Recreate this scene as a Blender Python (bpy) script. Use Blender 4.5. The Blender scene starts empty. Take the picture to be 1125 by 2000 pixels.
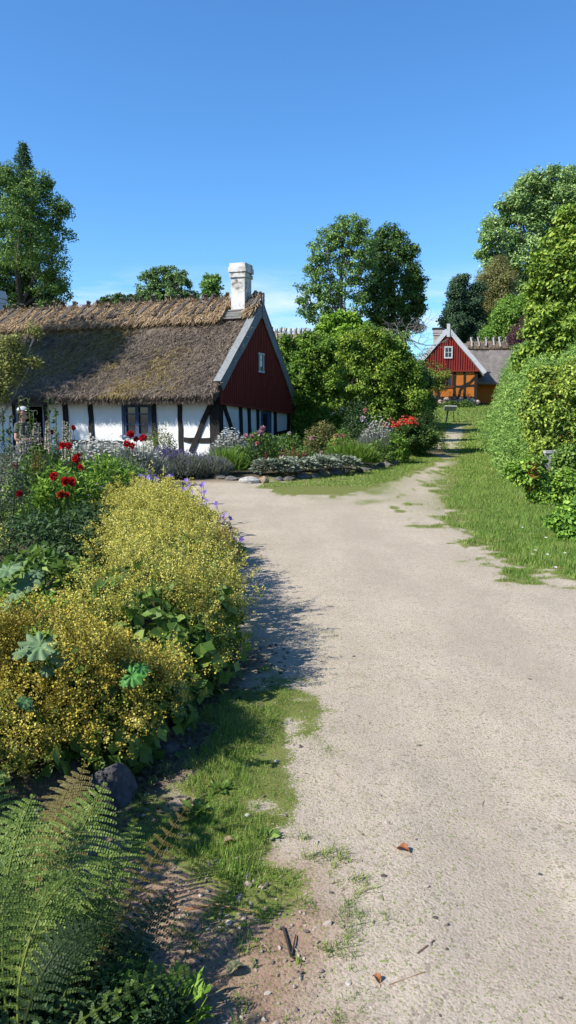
import bpy, bmesh, math, random
import numpy as np
from mathutils import Vector, Matrix, noise as mnoise
R = math.radians
rng = np.random.default_rng(11)
random.seed(11)
S = bpy.context.scene
COL = S.collection

# ------------------------------------------------------------------ camera frame
F_, CX, CY, CAMZ = 1500.0, 562.5, 1000.0, 1.6
PIT = math.atan(190 / F_)
cp, sp = math.cos(PIT), math.sin(PIT)
def ray(px, py):
    a, b = (px - CX) / F_, -(py - CY) / F_
    return np.array([a, cp + b * sp, -sp + b * cp])
def at(px, py, Y):
    d = ray(px, py); t = Y / d[1]
    return np.array([0, 0, CAMZ]) + d * t
def gnd(px, py, z=0.0):
    d = ray(px, py); t = (z - CAMZ) / d[2]
    return np.array([0, 0, CAMZ]) + d * t
def topx(P):
    d = P - np.array([0, 0, CAMZ]); f = d[:, 1] * cp - d[:, 2] * sp; u = d[:, 1] * sp + d[:, 2] * cp
    return CX + F_ * d[:, 0] / f, CY - F_ * u / f
def mpp(Y): return Y / F_            # metres per photo pixel at depth Y

# ------------------------------------------------------------------ noise helpers
def _hash(i, j, k):
    h = (i * 374761393 + j * 668265263 + k * 2147483647 * 3 + 1274126177) & 0xffffffff
    h = ((h ^ (h >> 13)) * 1274126177) & 0xffffffff
    return ((h ^ (h >> 16)) & 0xffff) / 65535.0
def vnoise(x, y, z=0.0):
    x = np.asarray(x, float); y = np.asarray(y, float); z = np.asarray(z, float) + np.zeros_like(x)
    xi, yi, zi = np.floor(x).astype(np.int64), np.floor(y).astype(np.int64), np.floor(z).astype(np.int64)
    fx, fy, fz = x - xi, y - yi, z - zi
    fx, fy, fz = [f * f * (3 - 2 * f) for f in (fx, fy, fz)]
    r = 0
    for a in (0, 1):
        for b in (0, 1):
            for c in (0, 1):
                w = (fx if a else 1 - fx) * (fy if b else 1 - fy) * (fz if c else 1 - fz)
                r = r + w * _hash(xi + a, yi + b, zi + c)
    return r * 2 - 1
def fbm(x, y, z=0.0, o=3):
    r = 0; a = 1
    for k in range(o):
        r = r + a * vnoise(np.asarray(x) * 2**k + 17 * k, np.asarray(y) * 2**k + 9 * k, np.asarray(z) * 2**k); a *= .5
    return r
def sstep(a, b, x):
    t = np.clip((np.asarray(x, float) - a) / (b - a), 0, 1); return t * t * (3 - 2 * t)
def nrm(v):
    v = np.asarray(v, float); return v / np.maximum(np.linalg.norm(v, axis=-1, keepdims=True), 1e-9)
def sdpoly(x, y, poly):
    """signed distance, negative inside"""
    x = np.asarray(x, float); y = np.asarray(y, float)
    d = np.full(x.shape, 1e18); inside = np.zeros(x.shape, bool)
    n = len(poly)
    for i in range(n):
        ax, ay = poly[i]; bx, by = poly[(i + 1) % n]
        ex, ey = bx - ax, by - ay
        t = np.clip(((x - ax) * ex + (y - ay) * ey) / (ex * ex + ey * ey + 1e-12), 0, 1)
        d = np.minimum(d, (x - ax - t * ex)**2 + (y - ay - t * ey)**2)
        c = ((ay > y) != (by > y))
        with np.errstate(divide='ignore', invalid='ignore'):
            xx = ex * (y - ay) / (ey if abs(ey) > 1e-12 else 1e-12) + ax
        inside ^= c & (x < xx)
    d = np.sqrt(d); return np.where(inside, -d, d)

# ------------------------------------------------------------------ materials
def newmat(name):
    m = bpy.data.materials.new(name); m.use_nodes = True
    nt = m.node_tree; nt.nodes.clear()
    return m, nt, nt.nodes.new
def link(nt, a, b): nt.links.new(a, b)
def mix_node(nt, fac, a, b):
    n = nt.nodes.new('ShaderNodeMix'); n.data_type = 'RGBA'
    for i, v in ((0, fac), (6, a), (7, b)):
        if isinstance(v, (int, float)): n.inputs[i].default_value = v
        elif isinstance(v, tuple): n.inputs[i].default_value = (*v, 1)
        else: nt.links.new(v, n.inputs[i])
    return n.outputs[2]
def noise_node(nt, scale, detail=4, rough=.55, vec=None, stretch=None):
    n = nt.nodes.new('ShaderNodeTexNoise'); n.inputs['Scale'].default_value = scale
    n.inputs['Detail'].default_value = detail; n.inputs['Roughness'].default_value = rough
    if vec is not None:
        if stretch:
            mp = nt.nodes.new('ShaderNodeMapping'); mp.inputs['Scale'].default_value = stretch
            nt.links.new(vec, mp.inputs['Vector']); vec = mp.outputs[0]
        nt.links.new(vec, n.inputs['Vector'])
    return n.outputs['Fac']
def ramp(nt, fac, stops):
    n = nt.nodes.new('ShaderNodeValToRGB'); e = n.color_ramp.elements
    while len(e) < len(stops): e.new(.5)
    for q, (p, c) in zip(e, stops):
        q.position = p; q.color = (*c, 1) if isinstance(c, tuple) else (c, c, c, 1)
    nt.links.new(fac, n.inputs[0]); return n.outputs[0]
KALB = .64                          # albedo scale: the picture is exposed for sunlight
def attr_mat(name, trans=0.0, rough=.6, spec=.3, nscale=0, namp=.0):
    m, nt, N = newmat(name)
    at_ = N('ShaderNodeAttribute'); at_.attribute_name = 'col'
    kk = N('ShaderNodeMix'); kk.data_type = 'RGBA'; kk.blend_type = 'MULTIPLY'; kk.inputs[0].default_value = 1; kk.inputs[7].default_value = (KALB, KALB, KALB, 1)
    link(nt, at_.outputs['Color'], kk.inputs[6]); c = kk.outputs[2]
    if nscale:
        tc = N('ShaderNodeTexCoord')
        f = noise_node(nt, nscale, 5, .6, tc.outputs['Object'])
        g = ramp(nt, f, [(.25, 1 - namp), (.75, 1 + namp)])
        mm = N('ShaderNodeMix'); mm.data_type = 'RGBA'; mm.blend_type = 'MULTIPLY'; mm.inputs[0].default_value = 1
        link(nt, c, mm.inputs[6]); link(nt, g, mm.inputs[7]); c = mm.outputs[2]
    p = N('ShaderNodeBsdfPrincipled'); p.inputs['Roughness'].default_value = rough
    p.inputs['Specular IOR Level'].default_value = spec
    link(nt, c, p.inputs['Base Color'])
    o = N('ShaderNodeOutputMaterial'); out = p.outputs[0]
    if nscale:
        b = N('ShaderNodeBump'); b.inputs['Strength'].default_value = .35; b.inputs['Distance'].default_value = .02
        link(nt, f, b.inputs['Height']); link(nt, b.outputs[0], p.inputs['Normal'])
    if trans:
        t = N('ShaderNodeBsdfTranslucent'); link(nt, c, t.inputs['Color'])
        mx = N('ShaderNodeMixShader'); mx.inputs[0].default_value = trans
        link(nt, out, mx.inputs[1]); link(nt, t.outputs[0], mx.inputs[2]); out = mx.outputs[0]
    link(nt, out, o.inputs[0]); return m
LEAF = attr_mat('leaf', .3, .55, .22)
PETAL = attr_mat('petal', .3, .7, .15)
MATTE = attr_mat('matte', 0, .85, .15)
STRAWM = attr_mat('straw', .12, .75, .2)
ROCKM = attr_mat('rock', 0, .9, .15, 9, .45)
WOODM = attr_mat('wood', 0, .8, .2, 22, .3)

def surf_mat(name, stops, scale, rough=.85, bump=.3, dist=.02, stretch=None, detail=6, spec=.2, bscale=None):
    m, nt, N = newmat(name); tc = N('ShaderNodeTexCoord')
    f = noise_node(nt, scale, detail, .6, tc.outputs['Object'], stretch)
    p = N('ShaderNodeBsdfPrincipled'); p.inputs['Roughness'].default_value = rough
    p.inputs['Specular IOR Level'].default_value = spec
    link(nt, ramp(nt, f, [(a_, tuple(v_ * KALB for v_ in c_)) for a_, c_ in stops]), p.inputs['Base Color'])
    if bump:
        g = noise_node(nt, bscale or scale * 2, detail, .6, tc.outputs['Object'], stretch)
        b = N('ShaderNodeBump'); b.inputs['Strength'].default_value = bump; b.inputs['Distance'].default_value = dist
        link(nt, g, b.inputs['Height']); link(nt, b.outputs[0], p.inputs['Normal'])
    o = N('ShaderNodeOutputMaterial'); link(nt, p.outputs[0], o.inputs[0]); return m
PLASTER = surf_mat('white_plaster', [(.3, (.86, .86, .84)), (.62, (.97, .97, .95))], 2.2, bump=.25, dist=.008, bscale=5)
CHIMNEYM = surf_mat('limewashed_brick', [(.32, (.2, .18, .16)), (.41, (.5, .48, .45)), (.5, (.72, .71, .68)), (.7, (.8, .79, .76))], 3.6, bump=.5, dist=.012, bscale=12)
TIMBER = surf_mat('tarred_timber', [(.3, (.012, .011, .011)), (.7, (.035, .031, .028))], 6, bump=.4, stretch=(4, 4, .6))
REDWOOD = surf_mat('falu_red_boards', [(.3, (.19, .03, .02)), (.7, (.28, .048, .03))], 5, bump=.2, stretch=(4, 4, .4))
FARRED = surf_mat('sunny_red_boards', [(.3, (.24, .026, .02)), (.7, (.32, .04, .03))], 4, bump=.2, stretch=(4, 4, .4))
GREYPAINT = surf_mat('weathered_pale_paint', [(.3, (.2, .215, .22)), (.7, (.3, .315, .32))], 5, bump=.3, stretch=(2, 2, 2))
WHITEPAINT = surf_mat('white_paint', [(.3, (.6, .61, .6)), (.7, (.72, .72, .7))], 4, bump=.1)
BLUEPAINT = surf_mat('grey_blue_paint', [(.3, (.06, .09, .16)), (.7, (.085, .125, .21))], 5, bump=.15)
ORANGE = surf_mat('ochre_limewash', [(.3, (.5, .155, .025)), (.7, (.62, .21, .036))], 1.5, bump=.3)
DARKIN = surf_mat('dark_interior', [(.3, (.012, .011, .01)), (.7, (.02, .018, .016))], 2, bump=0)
THATCH = surf_mat('old_thatch', [(.25, (.075, .057, .043)), (.5, (.15, .115, .085)), (.68, (.22, .17, .12)), (.8, (.24, .165, .06))], 1.3, bump=1, dist=.06, bscale=14, detail=8)
GREYTHATCH = surf_mat('grey_thatch', [(.25, (.14, .125, .115)), (.7, (.25, .225, .205))], 2.0, bump=1, dist=.05, bscale=10, detail=8)
STRAWBASE = surf_mat('straw_ridge', [(.25, (.16, .1, .05)), (.7, (.34, .23, .12))], 3, bump=1, dist=.05, bscale=12, stretch=(3, 1, 1))
def glass_mat():
    m, nt, N = newmat('window_glass'); p = N('ShaderNodeBsdfPrincipled')
    p.inputs['Base Color'].default_value = (.012, .016, .022, 1); p.inputs['Roughness'].default_value = .06
    p.inputs['Specular IOR Level'].default_value = .6
    o = N('ShaderNodeOutputMaterial'); link(nt, p.outputs[0], o.inputs[0]); return m
GLASS = glass_mat()
def plain(name, c, rough=.7, spec=.3):
    return surf_mat(name, [(.3, tuple(v * .85 for v in c)), (.7, tuple(v * 1.12 for v in c))], 30, rough, .1, .004, spec=spec)

# ------------------------------------------------------------------ mesh helpers
class MB:
    def __init__(s): s.v = []; s.f = []; s.c = []; s.n = 0
    def add(s, V, Fc, C=None):
        V = np.asarray(V, float).reshape(-1, 3); Fc = np.asarray(Fc, np.int64)
        if len(Fc) == 0: return s
        s.v.append(V); s.f.append(Fc + s.n); s.n += len(V)
        C = np.array([.5, .5, .5]) if C is None else np.asarray(C, float)
        if C.ndim == 1: C = np.tile(C, (len(Fc), 1))
        s.c.append(C); return s
    def build(s, name, mat, parent=None, smooth=False, merge=False):
        me = bpy.data.meshes.new(name)
        V = np.concatenate(s.v); nl = [a.shape[1] for a in s.f]
        counts = np.concatenate([np.full(len(a), a.shape[1]) for a in s.f])
        loops = np.concatenate([a.ravel() for a in s.f])
        starts = np.concatenate([[0], np.cumsum(counts)[:-1]])
        me.vertices.add(len(V)); me.vertices.foreach_set('co', V.ravel().astype(np.float32))
        me.loops.add(len(loops)); me.loops.foreach_set('vertex_index', loops.astype(np.int32))
        me.polygons.add(len(counts)); me.polygons.foreach_set('loop_start', starts.astype(np.int32))
        me.polygons.foreach_set('loop_total', counts.astype(np.int32))
        me.update(calc_edges=True)
        a = me.attributes.new('col', 'FLOAT_COLOR', 'FACE')
        C = np.concatenate(s.c); C = np.concatenate([np.clip(C, 0, 1), np.ones((len(C), 1))], 1)
        a.data.foreach_set('color', C.ravel().astype(np.float32))
        me.polygons.foreach_set('use_smooth', np.full(len(counts), bool(smooth)))
        me.materials.append(mat); me.validate()
        o = bpy.data.objects.new(name, me); COL.objects.link(o)
        if parent: o.parent = parent
        return o
def tag(o, label=None, cat=None, group=None, kind=None):
    for k, v in (('label', label), ('category', cat), ('group', group), ('kind', kind)):
        if v: o[k] = v
    return o
def empty(name, loc, label, cat, group=None, rz=0):
    o = bpy.data.objects.new(name, None); COL.objects.link(o); o.location = tuple(loc); o.rotation_euler = (0, 0, rz)
    o.empty_display_size = .1
    return tag(o, label, cat, group)
def local(mb_obj, root):
    """mesh was written in world coordinates: keep it there under an unrotated root"""
    l = root.location
    mb_obj.parent = root; mb_obj.location = (-l[0], -l[1], -l[2]); return mb_obj
BOXF = [[0, 3, 2, 1], [4, 5, 6, 7], [0, 1, 5, 4], [1, 2, 6, 5], [2, 3, 7, 6], [3, 0, 4, 7]]
def box(mb, x0, x1, y0, y1, z0, z1, c=None, jit=0):
    V = np.array([[x0, y0, z0], [x1, y0, z0], [x1, y1, z0], [x0, y1, z0], [x0, y0, z1], [x1, y0, z1], [x1, y1, z1], [x0, y1, z1]], float)
    if jit: V += rng.normal(0, jit, V.shape)
    return mb.add(V, BOXF, c)
def beam(mb, p, q, w, t, side, c=None, seg=1, wob=0):
    """bar from p to q; w along 'side', t along the third axis"""
    p = np.array(p, float); q = np.array(q, float); d = nrm(q - p); s = nrm(np.array(side, float) - d * np.dot(side, d)); n = np.cross(d, s)
    rings = []
    for i in range(seg + 1):
        m = p + (q - p) * i / seg + (rng.normal(0, wob, 3) if wob else 0)
        rings.append([m - s * w / 2 - n * t / 2, m + s * w / 2 - n * t / 2, m + s * w / 2 + n * t / 2, m - s * w / 2 + n * t / 2])
    V = np.array(rings).reshape(-1, 3); Fc = [[3, 2, 1, 0], [seg * 4, seg * 4 + 1, seg * 4 + 2, seg * 4 + 3]]
    for i in range(seg):
        for k in range(4): Fc.append([i * 4 + k, i * 4 + (k + 1) % 4, i * 4 + 4 + (k + 1) % 4, i * 4 + 4 + k])
    return mb.add(V, Fc, c)
def tube(mb, P, rad, n=6, c=None):
    P = np.array(P, float); rad = np.broadcast_to(np.asarray(rad, float), (len(P),))
    T = nrm(np.gradient(P, axis=0)); ref = np.array([.31, .83, .46])
    A = nrm(np.cross(T, ref)); B = np.cross(T, A)
    ang = np.arange(n) * 2 * math.pi / n
    V = P[:, None] + rad[:, None, None] * (np.cos(ang)[None, :, None] * A[:, None] + np.sin(ang)[None, :, None] * B[:, None])
    Fc = []
    for i in range(len(P) - 1):
        for k in range(n): Fc.append([i * n + k, i * n + (k + 1) % n, (i + 1) * n + (k + 1) % n, (i + 1) * n + k])
    mb.add(V.reshape(-1, 3), Fc, c)
    k = len(P) - 1
    tri = [[k * n, k * n + i, k * n + i + 1] for i in range(1, n - 1)]
    W = np.array(V.reshape(-1, 3)); mb.add(W, tri, c); return mb
def leaves(mb, C, D, N, L, W, col, fold=.0):
    """rhombic leaves: C base point, D direction, N normal"""
    n = len(C); D = nrm(D); Sd = nrm(np.cross(D, N)); U = np.cross(Sd, D)
    L = np.broadcast_to(L, (n,))[:, None]; W = np.broadcast_to(W, (n,))[:, None]
    m = C + D * L * .45 + U * L * fold
    V = np.stack([C, m - Sd * W / 2, C + D * L, m + Sd * W / 2], 1)
    return mb.add(V.reshape(-1, 3), np.arange(n * 4).reshape(n, 4), col)
def pal(t, cols):
    cols = np.array(cols, float); t = np.clip(t, 0, .9999) * (len(cols) - 1); i = t.astype(int); f = (t - i)[:, None]
    return cols[i] * (1 - f) + cols[i + 1] * f
LEAFGAIN = np.array([3.1, 2.85, 2.3])
def cloud(mb, blobs, sub, leaf, srad, L, W, cols, up=.5, droop=.1, shell=.62, zs=1.0, var=.28, fold=.08, r0=None):
    """leaf clumps spread through the outer volume of blobs (x, y, z, r)"""
    B = np.array(blobs, float); r0 = r0 or B[:, 3].mean()
    ns = np.maximum(4, (sub * (B[:, 3] / r0)**2)).astype(int)
    bi = np.repeat(np.arange(len(B)), ns)
    d = nrm(rng.normal(size=(len(bi), 3)))
    rr = shell + (1 - shell) * rng.random(len(bi))**.6
    rr *= 1 + .12 * rng.normal(size=len(bi))
    sc = B[bi, :3] + d * (B[bi, 3] * rr)[:, None] * np.array([1, 1, zs])
    st = rng.normal(size=len(bi))
    li = np.repeat(np.arange(len(bi)), leaf)
    out = d[li]
    od = nrm(rng.normal(size=(len(li), 3))); P = sc[li] + od * (srad * 1.75 * rng.random(len(li))**.45)[:, None] * np.array([1, 1, .62])
    N = nrm(out * .25 + od * .75 + rng.normal(size=P.shape) * .5 + np.array([0, 0, up]))
    D = nrm(np.cross(N, rng.normal(size=P.shape)) + out * .3 + np.array([0, 0, -droop]))
    t = .5 + var * (.6 * st[li] + .7 * rng.normal(size=len(li)))
    k = .7 + .6 * rng.random(len(li))
    return leaves(mb, P, D, N, L * k, W * k, pal(t, cols) * LEAFGAIN, fold)
def px_blobs(lst, Y):
    out = []
    for b in lst:
        px, py, r = b[:3]; dy = b[3] if len(b) > 3 else rng.normal() * r * mpp(Y) * .5
        p = at(px, py, Y + dy); out.append((*p, r * mpp(Y)))
    return out
_ico = {}
def ico(sub):
    if sub not in _ico:
        bm = bmesh.new(); bmesh.ops.create_icosphere(bm, subdivisions=sub, radius=1)
        _ico[sub] = (np.array([v.co[:] for v in bm.verts]), np.array([[v.index for v in f.verts] for f in bm.faces])); bm.free()
    return _ico[sub]
def rock(mb, c, rad, sub=3, col=(.3, .28, .26), amp=.25, seed=0, cut=True):
    V, Fc = ico(sub); V = V.copy(); s = seed * 7.3
    n = fbm(V[:, 0] * 1.3 + s, V[:, 1] * 1.3, V[:, 2] * 1.3, 3)
    V = V * (1 + amp * n)[:, None]
    if cut:
        for k in range(5):
            d = nrm(np.random.default_rng(seed * 31 + k).normal(size=3)); h = V @ d; over = np.maximum(h - .72, 0); V = V - over[:, None] * d * .85
    V = V * np.array(rad) + np.array(c)
    cc = np.array(col) * (1 + .12 * np.random.default_rng(seed).normal(size=(len(Fc), 1)))
    return mb.add(V, Fc, cc)

# ------------------------------------------------------------------ ground plan
BED1 = [(-14, 2.4), (-1.25, 2.75), (-.82, 3.1), (-.6, 3.6), (-.55, 4.3), (-.48, 5.2), (-.45, 6.2), (-.6, 8.2), (-1.0, 10.2), (-1.55, 12.1), (-2.3, 12.9), (-3.5, 13.1), (-14, 13.0)]
BED2 = [(-14, 18.4), (-5, 18.4), (-3.2, 18.3), (-2, 18.1), (-1.15, 18.2), (-.4, 18.5), (.5, 19.3), (1.9, 21), (2.7, 22.7), (3.55, 25.2), (4.5, 28.5), (6.3, 30), (6.8, 34), (4, 38), (-1, 38), (-14, 34)]
VERGE = [(30, 2), (6, 4.6), (3.2, 6.3), (2.57, 6.9), (2.48, 7.8), (2.44, 9.3), (2.42, 10.9), (2.55, 12.6), (3.35, 16), (4.75, 20.9), (6.4, 28), (8.4, 36), (9.8, 42), (30, 42)]
STRIP = [tuple(gnd(*p)[:2]) for p in [(508, 950), (560, 966), (665, 968), (745, 950), (800, 928), (860, 897), (830, 880), (800, 886), (770, 905), (700, 925), (600, 938), (530, 944)]]
PATCH = [tuple(gnd(*p)[:2]) for p in [(310, 1720), (290, 1600), (350, 1500), (400, 1430), (440, 1360), (500, 1320), (560, 1335), (590, 1370), (580, 1420), (545, 1480), (530, 1530), (525, 1600), (580, 1650), (560, 1720), (440, 1760)]]
SOIL = [(-3, 1), (.05, 1.0), (.2, 2.0), (.1, 2.6), (-.1, 3.1), (-.35, 3.3), (-.8, 3.0), (-3, 2.6)]
LEFTZ = [(-.9, 1.2), (.45, 1.2), (.5, 2.2), (.3, 3.2), (.12, 4.2), (-.05, 4.9), (-.45, 4.6), (-.6, 3.2)]
PATHP = [(-14, 13.0), (-3.5, 13.0), (-2.2, 12.8), (-1.3, 11.6), (-.7, 8.6), (-.45, 6.2), (-.7, 3.6), (-.55, 3.0), (0, 2.4), (.15, 1.2), (.2, -8), (7, -8), (6.5, 4.4), (3.2, 6.2), (2.57, 6.95), (2.5, 7.8), (2.46, 9.3), (2.44, 10.9), (2.6, 12.6), (3.4, 16), (4.75, 20.9), (6.2, 28), (7.6, 34), (9.2, 40), (12.9, 54), (11.5, 54), (7.5, 40), (6.1, 34), (5.2, 28.5), (3.9, 24.2), (3.0, 22), (1.5, 19.9), (.4, 18.9), (-.5, 18.3), (-1.3, 18.0), (-3, 18.1), (-14, 18.2)]
def tz(x, y):
    x = np.asarray(x, float); y = np.asarray(y, float)
    u = np.clip(y - 30, 0, None)
    z = np.where(u < 36, .00185 * u**2, .00185 * 36**2 + .133 * 9 * (1 - np.exp(-(u - 36) / 9)))
    far = sstep(90, 300, np.hypot(x, y)); z = z * (1 - far) + 2 * far
    return z
def masks(x, y, sp_=False):
    n1 = fbm(x * 2.2, y * 2.2) ; n2 = fbm(x * 7, y * 7 + 30)
    w = .05 + .012 * np.clip(y, 0, 40)
    b1 = sstep(.06, -.12, sdpoly(x, y, BED1)); b2 = sstep(.1, -.25, sdpoly(x, y, BED2))
    gv = sstep(1.0, -1.4, sdpoly(x, y, VERGE) / (w * 2.2) + 1.3 * n1 + .8 * n2)
    gs = .85 * sstep(1.2, -1.6, sdpoly(x, y, STRIP) / (w * .8) + 1.2 * n1 + .7 * n2)
    gp = sstep(.12, -.14, sdpoly(x, y, PATCH) + .17 * n1 + .15 * n2) * (.55 + .45 * sstep(-.55, .25, .8 * n1 + .7 * n2))
    inpath = sdpoly(x, y, PATHP)
    # grassed-over far track with a worn middle
    mid = np.interp(y, [12, 20, 28, 36, 45, 60], [1.9, 3.4, 5.6, 7.6, 9.6, 12.2])
    worn = np.exp(-((x - mid) / (.85 + .014 * y))**2)
    ft = sstep(13, 23, y + 2 * n1) * (1 - .97 * worn * sstep(60, 50, y)) * .85 * sstep(-.2, 1.4, x)
    lf = sstep(10.5, 14, y) * sstep(1.3, 2.2, x + .5 * n1) * .55 * (1 - worn * .9)
    tr = sstep(.12, -.1, inpath)
    out = 1 - tr
    soil = sstep(.14, -.22, sdpoly(x, y, SOIL) + .14 * n1 + .05 * n2)
    left = sstep(.25, -.35, sdpoly(x, y, LEFTZ) + .2 * n1)
    sparse = left * sstep(.1, 1.1, fbm(x * 15 + 3, y * 15) + .6 * fbm(x * 4, y * 4 + 7)) * .85
    shade = sstep(.45, .2, sdpoly(x, y, BED1) + .08 * n1) * sstep(5.6, 4.6, y) * sstep(2.2, 2.6, y)  # strip along the bed edge where shade is painted in as darker soil
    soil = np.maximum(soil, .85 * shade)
    g = np.maximum.reduce([gv, gs, gp, np.where(y > 12, np.maximum(ft, lf), 0) * tr, out * (1 - soil) * np.where((y > 13) & ((x > -.6) | (y > 24)), 1, .0), sparse * sp_, out * sstep(30, 40, y)])
    bed = np.maximum(b1, b2)
    g = g * (1 - bed)
    hum_shade = np.maximum(bed, .8 * shade); hum_shade = np.maximum(hum_shade, sstep(.1, -.25, sdpoly(x, y, [(-4, .5), (-.62, .5), (-.55, 1.9), (-.72, 2.5), (-.75, 3.1), (-4, 3)]) + .1 * n1))  # real humus in the beds; strip and fern foot darkened to paint shade
    masks.humus = hum_shade
    return g, np.maximum(soil, bed), bed
def gz(x, y):
    x = np.asarray(x, float); y = np.asarray(y, float)
    g, so, bed = masks(x, y)
    near = np.exp(-np.clip(np.hypot(x, y) - 3, 0, None) / 6)
    return tz(x, y) + .14 * bed + near * (.010 * fbm(x * 2.5, y * 2.5 + 4) + .006 * fbm(x * 11, y * 11) * (.4 + so)) + .012 * g * near

def ground_mat(name):
    m, nt, N = newmat(name)
    tc = N('ShaderNodeTexCoord'); v = tc.outputs['Object']
    ag = N('ShaderNodeAttribute'); ag.attribute_name = 'grass'; as_ = N('ShaderNodeAttribute'); as_.attribute_name = 'soil'
    big = noise_node(nt, .9, 5, .6, v); fine = noise_node(nt, 85, 5, .75, v); mid = noise_node(nt, 9, 5, .6, v)
    vo = N('ShaderNodeTexVoronoi'); vo.inputs['Scale'].default_value = 105; link(nt, v, vo.inputs['Vector'])
    vo2 = N('ShaderNodeTexVoronoi'); vo2.inputs['Scale'].default_value = 62; link(nt, v, vo2.inputs['Vector'])
    grav = mix_node(nt, ramp(nt, big, [(.3, 0.0), (.7, 1.0)]), (.505, .43, .352), (.62, .535, .44))
    sep = N('ShaderNodeSeparateColor'); link(nt, vo.outputs['Color'], sep.inputs[0])
    grav = mix_node(nt, ramp(nt, sep.outputs[0], [(.0, .55), (.22, .12), (.3, 0.0)]), grav, (.22, .175, .14))
    grav = mix_node(nt, ramp(nt, sep.outputs[1], [(.75, 0.0), (1., .5)]), grav, (.62, .56, .5))
    sep2 = N('ShaderNodeSeparateColor'); link(nt, vo2.outputs['Color'], sep2.inputs[0])
    grav = mix_node(nt, ramp(nt, sep2.outputs[0], [(.0, .5), (.03, .45), (.04, .0)]), grav, (.17, .135, .11))
    grav = mix_node(nt, ramp(nt, mid, [(.45, 0.0), (.75, .3)]), grav, (.38, .31, .25))
    rut = noise_node(nt, .55, 4, .6, v, (2.6, .55, 1)); grav = mix_node(nt, ramp(nt, rut, [(.42, 0.0), (.6, .45)]), grav, (.4, .335, .28))
    grav = mix_node(nt, ramp(nt, noise_node(nt, 24, 6, .7, v), [(.52, 0.0), (.72, .5)]), grav, (.34, .28, .225))
    soil = mix_node(nt, ramp(nt, mid, [(.35, 0.0), (.7, 1.0)]), (.3, .2, .145), (.4, .28, .21))
    soil = mix_node(nt, ramp(nt, sep.outputs[0], [(.0, .7), (.25, .1), (.35, 0.0)]), soil, (.13, .085, .055))
    gr = mix_node(nt, ramp(nt, mid, [(.3, 0.0), (.7, 1.0)]), (.14, .235, .04), (.25, .33, .075))
    gr = mix_node(nt, ramp(nt, big, [(.4, 0.0), (.75, .45)]), gr, (.24, .22, .08))
    gr = mix_node(nt, ramp(nt, fine, [(.42, .75), (.62, 0.0)]), gr, (.14, .105, .05))
    c = mix_node(nt, as_.outputs['Fac'], grav, soil)
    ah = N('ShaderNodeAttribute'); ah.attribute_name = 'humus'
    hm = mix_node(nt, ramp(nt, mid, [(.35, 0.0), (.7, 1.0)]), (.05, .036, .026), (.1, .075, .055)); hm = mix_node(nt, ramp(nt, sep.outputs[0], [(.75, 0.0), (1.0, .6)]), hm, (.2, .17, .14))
    c = mix_node(nt, ah.outputs['Fac'], c, hm)  # humus colour of the beds, doubling as painted shade beside them
    # ragged grass edge
    ad = N('ShaderNodeMath'); ad.operation = 'MULTIPLY_ADD'; link(nt, fine, ad.inputs[0]); ad.inputs[1].default_value = 1.7; link(nt, ag.outputs['Fac'], ad.inputs[2])
    c = mix_node(nt, ramp(nt, ad.outputs[0], [(.98, 0.0), (1.2, 1.0)]), c, gr)
    km = N('ShaderNodeMix'); km.data_type = 'RGBA'; km.blend_type = 'MULTIPLY'; km.inputs[0].default_value = 1; km.inputs[7].default_value = (KALB, KALB * .985, KALB * .95, 1); link(nt, c, km.inputs[6]); c = km.outputs[2]
    p = N('ShaderNodeBsdfPrincipled'); p.inputs['Roughness'].default_value = .95; p.inputs['Specular IOR Level'].default_value = .1
    link(nt, c, p.inputs['Base Color'])
    h = N('ShaderNodeMath'); h.operation = 'MULTIPLY_ADD'; link(nt, vo.outputs['Distance'], h.inputs[0]); h.inputs[1].default_value = -.45; link(nt, fine, h.inputs[2])
    h2 = N('ShaderNodeMath'); h2.operation = 'MULTIPLY_ADD'; link(nt, vo2.outputs['Distance'], h2.inputs[0]); h2.inputs[1].default_value = -.12; link(nt, h.outputs[0], h2.inputs[2])
    b = N('ShaderNodeBump'); b.inputs['Strength'].default_value = .8; b.inputs['Distance'].default_value = .006
    link(nt, h2.outputs[0], b.inputs['Height']); link(nt, b.outputs[0], p.inputs['Normal'])
    o = N('ShaderNodeOutputMaterial'); link(nt, p.outputs[0], o.inputs[0]); return m
GROUND = ground_mat('ground_cover')
def add_attr(o, name, vals):
    a = o.data.attributes.new(name, 'FLOAT', 'POINT'); a.data.foreach_set('value', np.asarray(vals, np.float32))
def grid_axis(a, b, step, lo, hi, k=1.13):
    m = list(np.arange(a, b, step)); s = step; x = m[-1]
    while x < hi: s *= k; x += s; m.append(x)
    s = step; x = a
    while x > lo: s *= k; x -= s; m.insert(0, x)
    return np.array(m)
xs = grid_axis(-3.2, 4.2, .05, -700, 700, 1.07); ys = grid_axis(1.0, 9.0, .05, -150, 900, 1.05)
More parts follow.
